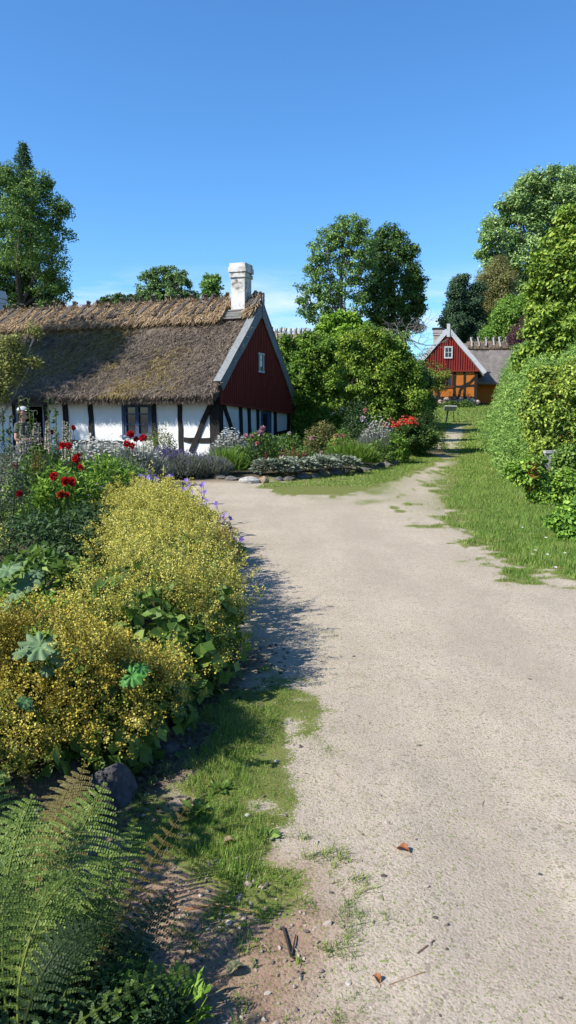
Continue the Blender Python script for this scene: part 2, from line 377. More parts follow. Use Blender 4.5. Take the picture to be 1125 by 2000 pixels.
def sheet(name, off=None, keep=None):
    X, Y = np.meshgrid(xs, ys); x, y = X.ravel(), Y.ravel()
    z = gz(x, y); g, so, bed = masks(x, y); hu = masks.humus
    nx, ny = len(xs), len(ys); i = np.arange(nx * ny).reshape(ny, nx)
    Q = np.stack([i[:-1, :-1], i[:-1, 1:], i[1:, 1:], i[1:, :-1]], -1).reshape(-1, 4)
    if keep is not None:
        sd = sdpoly(x, y, PATHP) + .08 * fbm(x * 3, y * 3)
        z = z + np.clip(-sd * .05, -.03, .006)
        Q = Q[(sd[Q] < .35).all(1)]
        used = np.unique(Q); mp = np.full(nx * ny, -1); mp[used] = np.arange(len(used))
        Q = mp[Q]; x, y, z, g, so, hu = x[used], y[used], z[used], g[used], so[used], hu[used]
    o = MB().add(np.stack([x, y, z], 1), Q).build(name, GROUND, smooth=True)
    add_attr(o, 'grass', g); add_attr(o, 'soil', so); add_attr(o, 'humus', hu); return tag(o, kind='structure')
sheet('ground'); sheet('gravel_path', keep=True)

# ------------------------------------------------------------------ grass, gravel
GR_COLS = [(.08, .17, .02), (.16, .31, .042), (.26, .42, .065), (.37, .45, .11), (.5, .45, .2)]
def grass(name, box_, n, h, w, thr, label, bias=0., cols=GR_COLS, near_w=0):
    x = rng.uniform(box_[0], box_[1], n)
    if near_w: y = 1 / rng.uniform(1 / box_[3], 1 / box_[2], n)
    else: y = rng.uniform(box_[2], box_[3], n)
    g, so, bed = masks(x, y, True)
    k = (g + .25 * fbm(x * 9, y * 9)) > thr - .1 + .6 * rng.random(n)
    x, y, g = x[k], y[k], g[k]; n = len(x)
    z = gz(x, y) - .003
    a = rng.uniform(0, 2 * math.pi, n); lean = rng.uniform(.1, .9, n)
    clump = fbm(x * 3.1, y * 3.1 + 8)
    H = h * (.5 + .8 * rng.random(n)) * (.55 + .6 * g) * (1 + .5 * clump); Wd = w * (.7 + .6 * rng.random(n)) * (1 + .04 * np.clip(y - 4, 0, 30))
    C = np.stack([x, y, z], 1); D = np.stack([np.cos(a) * lean, np.sin(a) * lean, np.ones(n)], 1)
    Nn = np.stack([-np.sin(a), np.cos(a), np.zeros(n)], 1) + rng.normal(size=(n, 3)) * .3
    D = nrm(D); s = nrm(np.cross(D, np.stack([np.cos(a), np.sin(a), np.zeros(n)], 1) + rng.normal(size=(n, 3)) * .4))
    V = np.stack([C - s * Wd[:, None] / 2, C + s * Wd[:, None] / 2, C + D * H[:, None]], 1)
    t = .40 + bias + .2 * clump + .19 * rng.normal(size=n) + .3 * np.clip(.9 - g, 0, 1)
    o = MB().add(V.reshape(-1, 3), np.arange(n * 3).reshape(n, 3), pal(t, cols)).build(name, LEAF)
    return tag(o, label, kind='stuff')
grass('verge_grass', (2, 9, 5, 30), 340000, .06, .0065, .26, 'short green grass verge along the right of the path', near_w=1)
grass('patch_grass', (-1.5, .6, 1.7, 5.6), 190000, .036, .0038, .2, 'grass patch between the yellow flower mound and the gravel', .0)
grass('strip_grass', (-1, 8, 17, 34), 60000, .05, .011, .3, 'yellowish grass strip before the house flower bed', .12, near_w=1)
grass('lawn_grass', (4, 20, 32, 66), 60000, .08, .03, .3, 'sunlit lawn in front of the far red house', .02)

def pebbles(name, n, box_, smin, smax, label, dens=None, cols=((.4, .34, .28), (.3, .24, .19), (.46, .41, .35), (.2, .165, .14), (.13, .105, .09)), near=True):
    x = rng.uniform(box_[0], box_[1], n); y = 1 / rng.uniform(1 / box_[3], 1 / box_[2], n) if near else rng.uniform(box_[2], box_[3], n)
    g, so, bed = masks(x, y); k = (bed < .3) & (g < .75)
    if dens is not None: k &= rng.random(n) < dens(x, y)
    x, y = x[k], y[k]; n = len(x); z = gz(x, y)
    s = smin + (smax - smin) * rng.random(n)**4
    V0, F0 = ico(1)
    Rm = rng.normal(size=(n, 3, 3)); Q, _ = np.linalg.qr(Rm)
    V = V0[None] * (1 + .22 * rng.normal(size=(n, len(V0), 1))); V = V * np.stack([np.ones(n), .6 + .4 * rng.random(n), .45 + .35 * rng.random(n)], 1)[:, None]
    V = np.einsum('nij,nvj->nvi', Q, V) * s[:, None, None]; V[:, :, 2] *= .75
    V += np.stack([x, y, z + s * .25], 1)[:, None]
    Fc = (F0[None] + (np.arange(n) * len(V0))[:, None, None]).reshape(-1, 3)
    c = pal(rng.random(n), cols); c = np.repeat(c, len(F0), 0)
    return tag(MB().add(V.reshape(-1, 3), Fc, c).build(name, MATTE), label, kind='stuff')
edge = lambda x, y: np.where(sdpoly(x, y, [(-.6, 3.2), (-.45, 6), (.2, 5.2), (.35, 3.6), (.6, 1.4), (-.4, 1.4)]) < 0, 1, .3)
pebbles('gravel', 15000, (-1, 3.2, 1.7, 7), .0025, .010, 'loose fine gravel lying on the sandy path', edge)
pebbles('stone_chips', 900, (-.75, .65, 2.2, 5.4), .005, .016, 'pale stone chips along the worn left edge of the path', edge)

# ------------------------------------------------------------------ sun and sky
SUN = nrm(np.array([-.915, -.40, math.tan(R(41.5))])); EL = R(41.5)
AZ = math.atan2(-.915, -.40)
ld = bpy.data.lights.new('sun', 'SUN'); ld.energy = 5.0; ld.angle = R(.55); ld.color = (1, .95, .87)
lo = bpy.data.objects.new('sun', ld); COL.objects.link(lo); lo.location = (-20, -10, 30)
lo.rotation_euler = Vector((-SUN[0], -SUN[1], -SUN[2])).to_track_quat('-Z', 'Y').to_euler()
w = bpy.data.worlds.new('World'); S.world = w; w.use_nodes = True
nt = w.node_tree; nt.nodes.clear(); N = nt.nodes.new
sky = N('ShaderNodeTexSky'); sky.sky_type = 'NISHITA'; sky.sun_disc = False; sky.sun_elevation = EL; sky.sun_rotation = AZ
sky.air_density = 1.0; sky.dust_density = .35; sky.ozone_density = 2.2; sky.altitude = 0
tc = N('ShaderNodeTexCoord')
cn = noise_node(nt, 2.1, 7, .62, tc.outputs['Generated'], (1, 1, 5))
sx = N('ShaderNodeSeparateXYZ'); link(nt, tc.outputs['Generated'], sx.inputs[0])
em = ramp(nt, sx.outputs[2], [(.0, 1.0), (.1, 1.0), (.145, .6), (.185, 0.0)])
cl = ramp(nt, cn, [(.49, 0.0), (.62, 1.0)])
mu = N('ShaderNodeMath'); mu.operation = 'MULTIPLY'; link(nt, em, mu.inputs[0]); link(nt, cl, mu.inputs[1])
hs = N('ShaderNodeHueSaturation'); hs.inputs['Saturation'].default_value = 1.12; hs.inputs['Hue'].default_value = .5; hs.inputs['Value'].default_value = 1.0; link(nt, sky.outputs[0], hs.inputs['Color'])
tn = N('ShaderNodeMix'); tn.data_type = 'RGBA'; tn.blend_type = 'MULTIPLY'; tn.inputs[0].default_value = 1
link(nt, hs.outputs[0], tn.inputs[6]); tn.inputs[7].default_value = (.70, 1.07, 1.36, 1)
mc = mix_node(nt, mu.outputs[0], tn.outputs[2], (6.2, 6.8, 7.4))
bg = N('ShaderNodeBackground'); bg.inputs['Strength'].default_value = .083; link(nt, mc, bg.inputs[0])
wo = N('ShaderNodeOutputWorld'); link(nt, bg.outputs[0], wo.inputs[0])
S.view_settings.view_transform = 'Standard'; S.view_settings.look = 'None'; S.view_settings.exposure = 0.97; S.view_settings.gamma = 1

cd = bpy.data.cameras.new('camera'); cam = bpy.data.objects.new('camera', cd); COL.objects.link(cam); S.camera = cam
cam.location = (0, 0, CAMZ); cam.rotation_euler = (math.pi / 2 - PIT, 0, 0)
cd.sensor_fit = 'VERTICAL'; cd.sensor_height = 36; cd.sensor_width = 24; cd.lens = 36 * F_ / 2000; cd.clip_start = .05; cd.clip_end = 3000
S.render.engine = 'CYCLES'
try:
    S.cycles.use_denoising = True; S.cycles.denoiser = 'OPENIMAGEDENOISE'
except Exception: pass
S.cycles.max_bounces = 6; S.cycles.diffuse_bounces = 3; S.cycles.glossy_bounces = 2; S.cycles.transmission_bounces = 3
S.cycles.caustics_reflective = False; S.cycles.caustics_refractive = False

# ================================================================== white cottage
A = np.array([-2.37, 26.5]); TH = R(20.1); sc_, cc_ = math.sin(TH), math.cos(TH)
def lx(px, y=0.0):
    a = (px - CX) / F_ * cp
    return (a * (A[1] + cc_ * y) - A[0] - sc_ * y) / (cc_ + a * sc_)
def ly(px):                                     # along the gable
    a = (px - CX) / F_ * cp
    return (a * A[1] - A[0]) / (sc_ - a * cc_)
house = empty('thatched_cottage', (A[0], A[1], 0), 'low white half-timbered cottage with dark mossy thatch, red boarded gable and white chimney', 'house', rz=-TH)
XL, WD = -15.0, 7.2
ZE, ZR, YR = 2.28, 5.72, 3.65                    # eave lip, ridge height, ridge position
EY, EY2, ZE2 = -.56, 7.75, 2.0
# plastered wall with openings left open
wx0, wx1 = lx(238), lx(297); dx0, dx1 = lx(34), lx(86); dy0, dy1 = ly(509), ly(529)
m = MB()
for a, b in ((XL, dx0), (dx1, wx0), (wx1, 0)): box(m, a, b, 0, .22, 0, 2.25)
box(m, wx0, wx1, 0, .22, 0, .82); box(m, wx0, wx1, 0, .22, 2.0, 2.25); box(m, dx0, dx1, 0, .22, 1.98, 2.25)
box(m, -.22, 0, .22, dy0, 0, 2.2); box(m, -.22, 0, dy1, WD, 0, 2.2); box(m, -.22, 0, dy0, dy1, 1.75, 2.2)
box(m, XL, -.22, WD - .22, WD, 0, 2.2); box(m, XL, XL + .22, .22, WD - .22, 0, 2.2)
m.build('wall', PLASTER, house)
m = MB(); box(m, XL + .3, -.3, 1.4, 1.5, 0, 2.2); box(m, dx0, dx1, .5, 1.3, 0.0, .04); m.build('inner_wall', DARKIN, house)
def post(x, w=.2, z0=.05, z1=2.16, lean=0, y=-.012):
    m = MB(); beam(m, (x, y, z0), (x + lean, y, z1), w, .05, (1, 0, 0), seg=6, wob=.012); return m.build('timber_post', TIMBER, house)
for px, w_, ln in ((352, .17, 0), (302, .17, 0), (180, .2, -.06), (131, .22, -.08), (90, .16, 0), (28, .16, 0), (-30, .2, 0), (-75, .2, 0), (-120, .2, 0)):
    post(lx(px), w_, lean=ln)
m = MB(); box(m, -.33, .03, -.034, .02, 0, 2.2); box(m, -.01, .03, .02, .3, 0, 2.2); m.build('corner_post', TIMBER, house)
def rail(x0, x1, z, h=.17):
    m = MB(); beam(m, (x0, -.008, z), (x1, -.008, z), .045, h, (0, 1, 0), seg=5, wob=.012); m.build('timber_rail', TIMBER, house)
rail(lx(358), -.33, .72); rail(lx(190), lx(238), .6, .12); rail(lx(305), lx(346), .3, .14); rail(lx(136), lx(175), .6, .14)
m = MB(); beam(m, (lx(372), -.03, .3), (-.26, -.03, 2.0), .19, .04, (1, 0, 0), seg=5, wob=.012); m.build('timber_brace', TIMBER, house)
def gpost(y, w, z0=.05, z1=2.1, ln=0):
    m = MB(); beam(m, (.012, y, z0), (.012, y + ln, z1), w, .05, (0, 1, 0), seg=5, wob=.01); m.build('timber_post', TIMBER, house)
for px, w_, ln in ((471, .26, -.1), (488, .24, -.16), (504, .2, -.12), (537, .3, 0), (563, .34, 0)): gpost(ly(px), w_, ln=ln)
m = MB(); beam(m, (.006, .3, .7), (.006, dy0 - .2, .78), .05, .2, (1, 0, 0), seg=4, wob=.01); m.build('timber_rail', TIMBER, house)
m = MB(); beam(m, (.006, ly(540), .8), (.006, ly(561), .86), .05, .2, (1, 0, 0), seg=4, wob=.01); m.build('timber_rail', TIMBER, house)
m = MB(); beam(m, (.03, .3, 2.0), (.03, ly(458), .72), .2, .04, (0, 1, 0), seg=4, wob=.01); m.build('timber_brace', TIMBER, house)
# double casement window in the long wall
fr = MB(); zc0, zc1 = .82, 2.0
for a, b in ((wx0, wx0 + .1), (wx1 - .1, wx1)): box(fr, a, b, -.02, .12, zc0, zc1)
box(fr, wx0 + .1, wx1 - .1, -.02, .12, zc1 - .08, zc1); box(fr, wx0 - .05, wx1 + .05, -.06, .12, zc0 - .05, zc0 + .06)
window = fr.build('window', BLUEPAINT, house)
wm = (wx0 + wx1) / 2
for a, b in ((wx0 + .1, wm), (wm, wx1 - .1)):
    s_ = MB()
    box(s_, a, a + .07, 0, .06, zc0 + .06, zc1 - .08); box(s_, b - .07, b, 0, .06, zc0 + .06, zc1 - .08)
    for z in (zc0 + .06, zc0 + .42, zc0 + .78, zc1 - .14): box(s_, a + .07, b - .07, .005, .055, z, z + .045)
    s_.build('casement', BLUEPAINT, window)
    p_ = MB(); box(p_, a + .06, b - .06, .065, .075, zc0 + .06, zc1 - .1); p_.build('pane', GLASS, window)
# the lampshade-like jar behind the right casement
# open doorway with a red leaf
m = MB(); box(m, dx0 - .06, dx0 + .05, -.03, .2, .02, 2.0); box(m, dx1 - .05, dx1 + .06, -.03, .2, .02, 2.0); box(m, dx0 + .05, dx1 - .05, -.03, .2, 1.9, 2.0)
door = m.build('door', GREYPAINT, house)
m = MB(); box(m, dx0 + .05, dx0 + .26, .02, .06, .05, 1.9); m.build('door_leaf', plain('door_red', (.32, .03, .025)), door)
m = MB(); box(m, .0, .03, dy0, dy0 + .16, .05, 1.72); box(m, .0, .03, dy1 - .45, dy1, .05, 1.72); box(m, .0, .03, dy0 + .16, dy1 - .45, 1.62, 1.72); box(m, .0, .025, dy0 + .16, dy1 - .45, .05, .8)
gd = m.build('gable_door', BLUEPAINT, house)
m = MB(); box(m, -.02, -.01, dy0, dy1, .1, 1.7); m.build('pane', GLASS, gd)
# thatched roof: ring profile swept along x
def thatch(root, prof, nt_, x0, x1, nx, mat, amp, name='thatch_roof', sag=0.0, seed=0):
    prof = np.array(prof, float); X = np.linspace(x0, x1, nx); M = len(prof)
    V = np.zeros((nx, M, 3)); V[:, :, 0] = X[:, None]; V[:, :, 1] = prof[None, :, 0]; V[:, :, 2] = prof[None, :, 1]
    t = np.gradient(prof, axis=0); nn = nrm(np.stack([-t[:, 1], t[:, 0]], 1))
    d = amp * (.6 * fbm(V[:, :, 0] * .8, V[:, :, 1] * .8 + seed, V[:, :, 2] * .8) + .55 * fbm(V[:, :, 0] * 4, V[:, :, 1] * 3 + seed, V[:, :, 2] * 3, 4))
    wgt = np.zeros(M); wgt[:nt_] = 1
    V[:, :, 1] += d * wgt * nn[:, 0]; V[:, :, 2] += d * wgt * nn[:, 1]
    V[:, :, 2] -= sag * np.sin(np.pi * (V[:, :, 0] - x0) / (x1 - x0))
    i = np.arange(nx * M).reshape(nx, M); j = np.roll(i, -1, 1)
    Q = np.stack([i[:-1], i[1:], j[1:], j[:-1]], -1).reshape(-1, 4)
    mb = MB().add(V.reshape(-1, 3), Q)
    for e in (0, nx - 1):
        c = V[e].mean(0); W = np.vstack([V[e], c]); mb.add(W, [[k, (k + 1) % M, M] for k in range(M)])
    return mb.build(name, mat, root, smooth=True)
def lerp2(a, b, n): return [tuple(np.array(a) + (np.array(b) - np.array(a)) * k / n) for k in range(n)]
prof = lerp2((EY + .1, ZE - .27), (EY - .02, ZE - .02), 4) + lerp2((EY - .02, ZE - .02), (YR, ZR), 46) + lerp2((YR, ZR), (EY2, ZE2), 14) + [(EY2, ZE2), (EY2 - .1, ZE2 - .25)]
ntop = len(prof)
prof += [(YR, ZR - .42)]
thatch(house, prof, ntop, XL - .2, .06, 240, THATCH, .10)
# loose reeds and moss tufts over the front slope
SL = nrm(np.array([0, YR - EY, ZR - ZE])); SN = np.array([0, -SL[2], SL[1]]); SLEN = math.hypot(YR - EY, ZR - ZE)
n = 80000; u = rng.random(n); x = rng.uniform(XL, .05, n)
P = np.stack([x, EY + u * (YR - EY), ZE + u * (ZR - ZE)], 1) + SN * rng.uniform(-.03, .05, n)[:, None]
ang = rng.normal(0, .55, n); D = -SL * np.cos(ang)[:, None] + np.array([1, 0, 0]) * np.sin(ang)[:, None] + SN * rng.uniform(-.05, .28, n)[:, None]
t = .33 + .22 * rng.normal(size=n) + .15 * fbm(x * .7, u * 5)
moss = fbm(x * .55 + 5, u * 3.0 + 2) + .6 * np.exp(-((x + 2.2) / 1.3)**2) * np.exp(-((u - .6) / .35)**2)
col = pal(t, [(.1, .08, .066), (.24, .19, .15), (.38, .305, .235), (.54, .45, .34)])
mk = (moss + .35 * rng.normal(size=n) > .52); col[mk] = pal(rng.random(mk.sum()), [(.17, .13, .05), (.33, .245, .085), (.44, .34, .15)])
m = MB(); leaves(m, P, D, SN[None] + rng.normal(size=P.shape) * .5, rng.uniform(.12, .42, n), rng.uniform(.012, .026, n), col)
n2 = 9000; x = rng.uniform(XL, .05, n2)
P = np.stack([x, EY + rng.uniform(-.03, .1, n2), ZE - rng.uniform(0, .25, n2)], 1)
D = np.stack([rng.normal(0, .3, n2), rng.normal(-.35, .2, n2), -np.ones(n2)], 1)
leaves(m, P, D, np.array([0, -1, .2])[None] + rng.normal(size=P.shape) * .5, rng.uniform(.06, .16, n2), .017, pal(rng.random(n2) * .8, [(.07, .055, .045), (.16, .125, .1), (.26, .21, .16)]))
m.build('reed_layer', STRAWM, house)
# straw saddle along the ridge
def saddle(root, x0, x1, yr, zr, run, k0, k1, name='ridge_straw', straws=9000, cols=((.26, .17, .09), (.54, .38, .22), (.76, .6, .4))):
    """k0, k1 : slope (dz per dy) front and back"""
    r0 = np.array([-1, -k0]) / math.hypot(1, k0) * run; r1 = np.array([1, -k1]) / math.hypot(1, k1) * run
    top = np.array([yr, zr + .27])
    pr = lerp2(top + r0 + np.array([0, -.02]), top + r0 * .1, 10) + lerp2(top + r0 * .1, top + r1 * .1, 4) + lerp2(top + r1 * .1, top + r1, 10) + [tuple(top + r1 - np.array([0, .22])), (yr, zr - .1), tuple(top + r0 - np.array([0, .25]))]
    thatch(root, pr, 24, x0, x1, max(6, int((x1 - x0) * 12)), STRAWBASE, .13, name, seed=3)
    f0 = nrm(np.array([0, r0[0], r0[1]])); nn = np.array([0, f0[2], -f0[1]]); n = straws
    u = rng.random(n) * 1.0; x = rng.uniform(x0, x1, n)
    P = np.array([0, yr, zr + .25]) + f0 * (u * run)[:, None] + nn * rng.uniform(-.01, .09, n)[:, None]; P[:, 0] = x
    D = f0[None] + np.array([1, 0, 0]) * rng.normal(-.12, .3, n)[:, None] + nn * rng.normal(.02, .16, n)[:, None]
    mb = MB(); leaves(mb, P, D, nn[None] + rng.normal(size=P.shape) * .5, rng.uniform(.15, .5, n), rng.uniform(.018, .035, n), pal(.5 + .25 * rng.normal(size=n), cols))
    n = straws // 6; x = rng.uniform(x0, x1, n)
    P = np.array([0, yr, zr + .28]) + rng.normal(size=(n, 3)) * [0, .12, .02]; P[:, 0] = x
    D = rng.normal(size=(n, 3)) * [.5, .8, .35] + [0, 0, .2]
    leaves(mb, P, D, rng.normal(size=P.shape), rng.uniform(.1, .25, n), .022, pal(.55 + .25 * rng.normal(size=n), cols))
    mb.build('loose_straw', STRAWM, root)
    return f0, nn
KF, KB = (ZR - ZE) / (YR - EY), (ZR - ZE2) / (EY2 - YR)
cx_ = lx(472, 3.5)
f0, nn = saddle(house, XL - .1, cx_ - .42, YR, ZR, 1.25, KF, KB, straws=24000)
saddle(house, cx_ + .42, .12, YR, ZR, .95, KF, KB, straws=900)
b0 = nrm(np.array([0, 1, -KB]))
DARKPOLE = [(.05, .043, .038), (.09, .078, .07), (.2, .17, .15)]
def ridge_pair(root, x, yr, zr, slant, ln=1.15, w=.125):
    for sgn, dd in ((0, f0), (1, b0)):
        mb = MB(); top = np.array([x + (.05 if sgn else -.05), yr, zr + .4]) - dd * rng.uniform(.14, .26)
        n_ = np.array([0, dd[2], -dd[1]]) if not sgn else np.array([0, -dd[2], dd[1]])
        if n_[2] < 0: n_ = -n_
        bot = np.array([x - slant, yr, zr + .4]) + dd * ln * rng.uniform(.85, 1.1) - n_ * .02
        beam(mb, top, bot, w * rng.uniform(.8, 1.25), .06, (1, .3, 0), pal(np.array([rng.random()]), DARKPOLE)[0], seg=4, wob=.012)
        mb.build('ridge_pole', WOODM, root)
xk = cx_ - .62
while xk > XL:
    ridge_pair(house, xk, YR, ZR, rng.uniform(.15, .5), rng.uniform(.95, 1.2), rng.uniform(.09, .135)); xk -= rng.uniform(.36, .66)
ridge_pair(house, cx_ + .56, YR, ZR, .1, .8, .13); ridge_pair(house, cx_ + .75, YR, ZR, .06, .75, .1)
# chimneys
def chimney(root, x, y, z0, z1, wx, wy, mat=CHIMNEYM):
    mb = MB(); box(mb, x - wx / 2 - .05, x + wx / 2 + .05, y - wy / 2 - .05, y + wy / 2 + .05, z0, z0 + .75)
    beam(mb, (x, y, z0 + .74), (x, y, z1 - .51), wx, wy, (1, 0, 0), seg=1)
    c = mb.build('chimney', mat, root)
    mb = MB(); box(mb, x - wx / 2 - .05, x + wx / 2 + .05, y - wy / 2 - .05, y + wy / 2 + .05, z1 - .52, z1 - .38)
    box(mb, x - wx / 2 - .005, x + wx / 2 + .005, y - wy / 2 - .005, y + wy / 2 + .005, z1 - .38, z1 - .33)
    box(mb, x - wx / 2 - .075, x + wx / 2 + .075, y - wy / 2 - .075, y + wy / 2 + .075, z1 - .33, z1 - .14)
    box(mb, x - wx / 2 - .04, x + wx / 2 + .04, y - wy / 2 - .04, y + wy / 2 + .04, z1 - .14, z1)
    mb.build('chimney_cap', mat, c); return c
chimney(house, cx_, 3.55, 4.6, 7.25, .56, .66)
chimney(house, lx(2, 4.2), 4.1, 4.6, 7.0, .62, .66, surf_mat('blue_white_limewash', [(.3, (.6, .63, .68)), (.7, (.72, .75, .8))], 3, bump=.3))
m = MB()
for k in range(5):
    q = np.array([0, YR, ZR + .05]) + f0 * (.55 + .13 * k) + nn * .1
    box(m, cx_ - .62 - .02 * k, cx_ + .36, q[1] - .06, q[1] + .06, q[2] - .02, q[2] + .035, (.3, .29, .27), .008)
m.build('flashing_boards', WOODM, house)
# red boarded gable
GX = .07
m = MB(); yb0, yb1, zb0, zb1 = .04, WD + .02, 2.0, 1.68
def ztop(y): return (ZE - .12 + (y - EY) * KF) if y < YR else (ZE2 - .12 + (EY2 - y) * KB)
NB = 44; yy = np.linspace(yb0, yb1, NB + 1)
if YR not in yy: yy = np.sort(np.append(yy, YR))
for a, b in zip(yy[:-1], yy[1:]):
    za, zb = zb0 + (zb1 - zb0) * (a - yb0) / (yb1 - yb0), zb0 + (zb1 - zb0) * (b - yb0) / (yb1 - yb0)
    V = [[GX, a, za], [GX, b, zb], [GX, b, ztop(b)], [GX, a, ztop(a)], [0.0, a, za], [0.0, b, zb], [0.0, b, ztop(b)], [0.0, a, ztop(a)]]
    m.add(V, BOXF)
    if ztop(b) - zb > .35: box(m, GX - .005, GX + .025, b - .025, b + .025, zb, ztop(b) - .1)
m.build('gable_boarding', REDWOOD, house)
m = MB(); beam(m, (GX + .035, yb0 - .05, zb0 - .02), (GX + .035, yb1, zb1 - .02), .08, .07, (1, 0, 0)); m.build('gable_drip_board', REDWOOD, house)
def zsurf(y): return ztop(y) + .16
for (ya, yb) in ((EY + .42, YR), (EY2 - .15, YR)):
    k = np.array([0, yb - ya, zsurf(yb) - zsurf(ya)]); k = nrm(k); n_ = np.array([0, -k[2], k[1]]); n_ = n_ if n_[2] > 0 else -n_
    p, q = np.array([GX + .07, ya, zsurf(ya)]) - n_ * .13, np.array([GX + .07, yb, zsurf(yb)]) - n_ * .13
    m = MB(); beam(m, p, q, .36, .045, n_, seg=6, wob=.008); m.build('bargeboard', GREYPAINT, house)
    m = MB(); beam(m, p + n_ * .2 + np.array([-.1, 0, 0]), q + n_ * .2 + np.array([-.1, 0, 0]), .28, .035, (1, 0, 0), seg=6, wob=.006); m.build('verge_board', GREYPAINT, house)
m = MB(); beam(m, (GX + .12, YR, zsurf(YR) - .55), (GX + .12, YR, zsurf(YR) + .42), .16, .05, (0, 1, 0)); m.build('finial_board', GREYPAINT, house)
gy = ly(505.5); gzc = at(505, 709, A[1] + cc_ * gy)[2]
m = MB()
for s_ in (-1, 1):
    box(m, GX + .03, GX + .07, gy + s_ * .2 - .035, gy + s_ * .2 + .035, gzc - .38, gzc + .38)
    box(m, GX + .03, GX + .072, gy - .29, gy + .29, gzc + s_ * .33 - .035, gzc + s_ * .33 + .035)
gw = m.build('gable_window', WHITEPAINT, house)
m = MB(); box(m, GX + .028, GX + .04, gy - .16, gy + .16, gzc - .3, gzc + .3); m.build('pane', GLASS, gw)

# ================================================================== far red-gabled house
HA = gnd(884, 792, 2.35); HY = 66.0
fx = lambda px: at(px, 700, HY)[0]
fz = lambda py: at(884, py, HY)[2]
hx = fx(884); gb = float(tz(hx, HY))
red = empty('red_gable_house', (hx, HY, gb), 'far small house with bright red boarded gable over ochre half-timbered wall', 'house', rz=R(-9))
W2 = 2.62; Hb = fz(724) - gb; Ha = fz(650) - gb; Hw = fz(776) - gb
m = MB()
ow0, ow1 = fx(880) - hx - .5, fx(880) - hx + .65
box(m, -W2 + .1, ow0, 0, .2, Hw - .1, Hb); box(m, ow1, W2 - .1, 0, .2, Hw - .1, Hb); box(m, ow0, ow1, 0, .2, Hw - .1, Hb - 1.35); box(m, ow0, ow1, 0, .2, Hb - .2, Hb)
box(m, -W2 + .1, -W2 + .3, .2, 8, Hw - .1, Hb); box(m, W2 - .3, W2 - .1, .2, 8, Hw - .1, Hb); m.build('wall', ORANGE, red)
for x_, w_ in ((-2.42, .2), (-1.5, .17), (-.75, .17), (.62, .2), (2.4, .24), (1.45, .15)):
    m = MB(); beam(m, (x_, -.02, Hw - .1), (x_, -.02, Hb), w_, .05, (1, 0, 0), seg=3, wob=.012); m.build('timber_post', TIMBER, red)
for p, q in (((.72, -.015, Hw + .9), (2.3, -.015, Hw + 1.0)), ((-2.4, -.015, Hw + 1.0), (-.75, -.015, Hw + 1.0)), ((-2.45, -.015, Hw - .02), (2.45, -.015, Hw - .02))):
    m = MB(); beam(m, p, q, .04, .16, (0, 1, 0), seg=4, wob=.015); m.build('timber_rail', TIMBER, red)
m = MB()
P = [np.array([1.0, -.03, Hw]), np.array([1.08, -.03, Hw + .6]), np.array([1.35, -.03, Hw + 1.0]), np.array([1.9, -.03, Hw + 1.25]), np.array([2.3, -.03, Hw + 1.7])]
for a, b in zip(P[:-1], P[1:]): beam(m, a, b, .15, .04, (1, 0, -.5))
m.build('curved_brace', TIMBER, red)
m = MB()
for s_ in (ow0, ow1 - .1): box(m, s_, s_ + .1, -.05, .1, Hb - 1.3, Hb - .2)
box(m, ow0 - .1, ow1 + .1, -.07, .1, Hb - 1.42, Hb - 1.3); box(m, ow0 + .1, ow1 - .1, -.04, .08, Hb - .27, Hb - .2); box(m, (ow0 + ow1) / 2 - .03, (ow0 + ow1) / 2 + .03, -.04, .06, Hb - 1.3, Hb - .27)
fw = m.build('window', plain('dark_red_frame', (.2, .03, .025)), red)
m = MB(); box(m, ow0, ow1, .07, .09, Hb - 1.35, Hb - .2); m.build('pane', GLASS, fw)
m = MB()
for k in range(60):
    x_ = rng.uniform(-2.6, 2.6); z_ = rng.uniform(.05, Hw - .1)
    rock(m, (x_, -.02 + rng.uniform(-.05, .06), z_), (.22, .16, .16), 2, pal(np.array([rng.random()]), [(.3, .22, .18), (.5, .38, .3), (.42, .36, .33)])[0], .15, k)
box(m, -W2 + .12, W2 - .12, .05, .3, -.6, Hw - .1, (.3, .25, .2)); box(m, -W2 + .12, W2 - .12, .3, 7.8, -.6, Hw - .1, (.3, .25, .2)); m.build('stone_foundation', ROCKM, red)
m = MB(); kk = (Ha - Hb) / W2
yy = np.linspace(-W2 + .05, W2 - .05, 27); zt = lambda x_: Hb + (W2 - abs(x_)) * kk
ys_ = np.sort(np.append(yy, 0.0))
for a, b in zip(ys_[:-1], ys_[1:]):
    V = [[a, -.1, Hb], [b, -.1, Hb], [b, -.1, zt(b)], [a, -.1, zt(a)], [a, .1, Hb], [b, .1, Hb], [b, .1, zt(b)], [a, .1, zt(a)]]
    m.add(V, BOXF)
    if zt(b) - Hb > .3: box(m, b - .04, b + .04, -.15, -.095, Hb, zt(b) - .12)
m.build('gable_boarding', FARRED, red)
m = MB(); beam(m, (-W2, -.14, Hb - .04), (W2, -.14, Hb - .04), .09, .1, (0, 1, 0)); m.build('gable_drip_board', REDWOOD, red)
PALE = surf_mat('pale_grey_boards', [(.3, (.55, .57, .6)), (.7, (.68, .7, .72))], 4, bump=.2)
for s_ in (-1, 1):
    p, q = np.array([s_ * (W2 + .42), -.2, Hb - .2 * kk - .05]), np.array([0, -.2, Ha + .12]); k = nrm(q - p); n_ = np.array([-k[2], 0, k[0]]) * (1 if k[0] > 0 else -1)
    m = MB(); beam(m, p + n_ * .1, q + n_ * .1, .34, .05, n_, seg=3, wob=.01); m.build('bargeboard', PALE, red)
    m = MB(); beam(m, p + n_ * .26 + [0, .16, 0], q + n_ * .26 + [0, .16, 0], .3, .04, (0, 1, 0), seg=2); m.build('verge_board', PALE, red)
m = MB(); beam(m, (0, -.26, Ha - .35), (0, -.26, Ha + .72), .26, .06, (1, 0, 0)); m.build('finial_board', PALE, red)
red.location.x -= .43
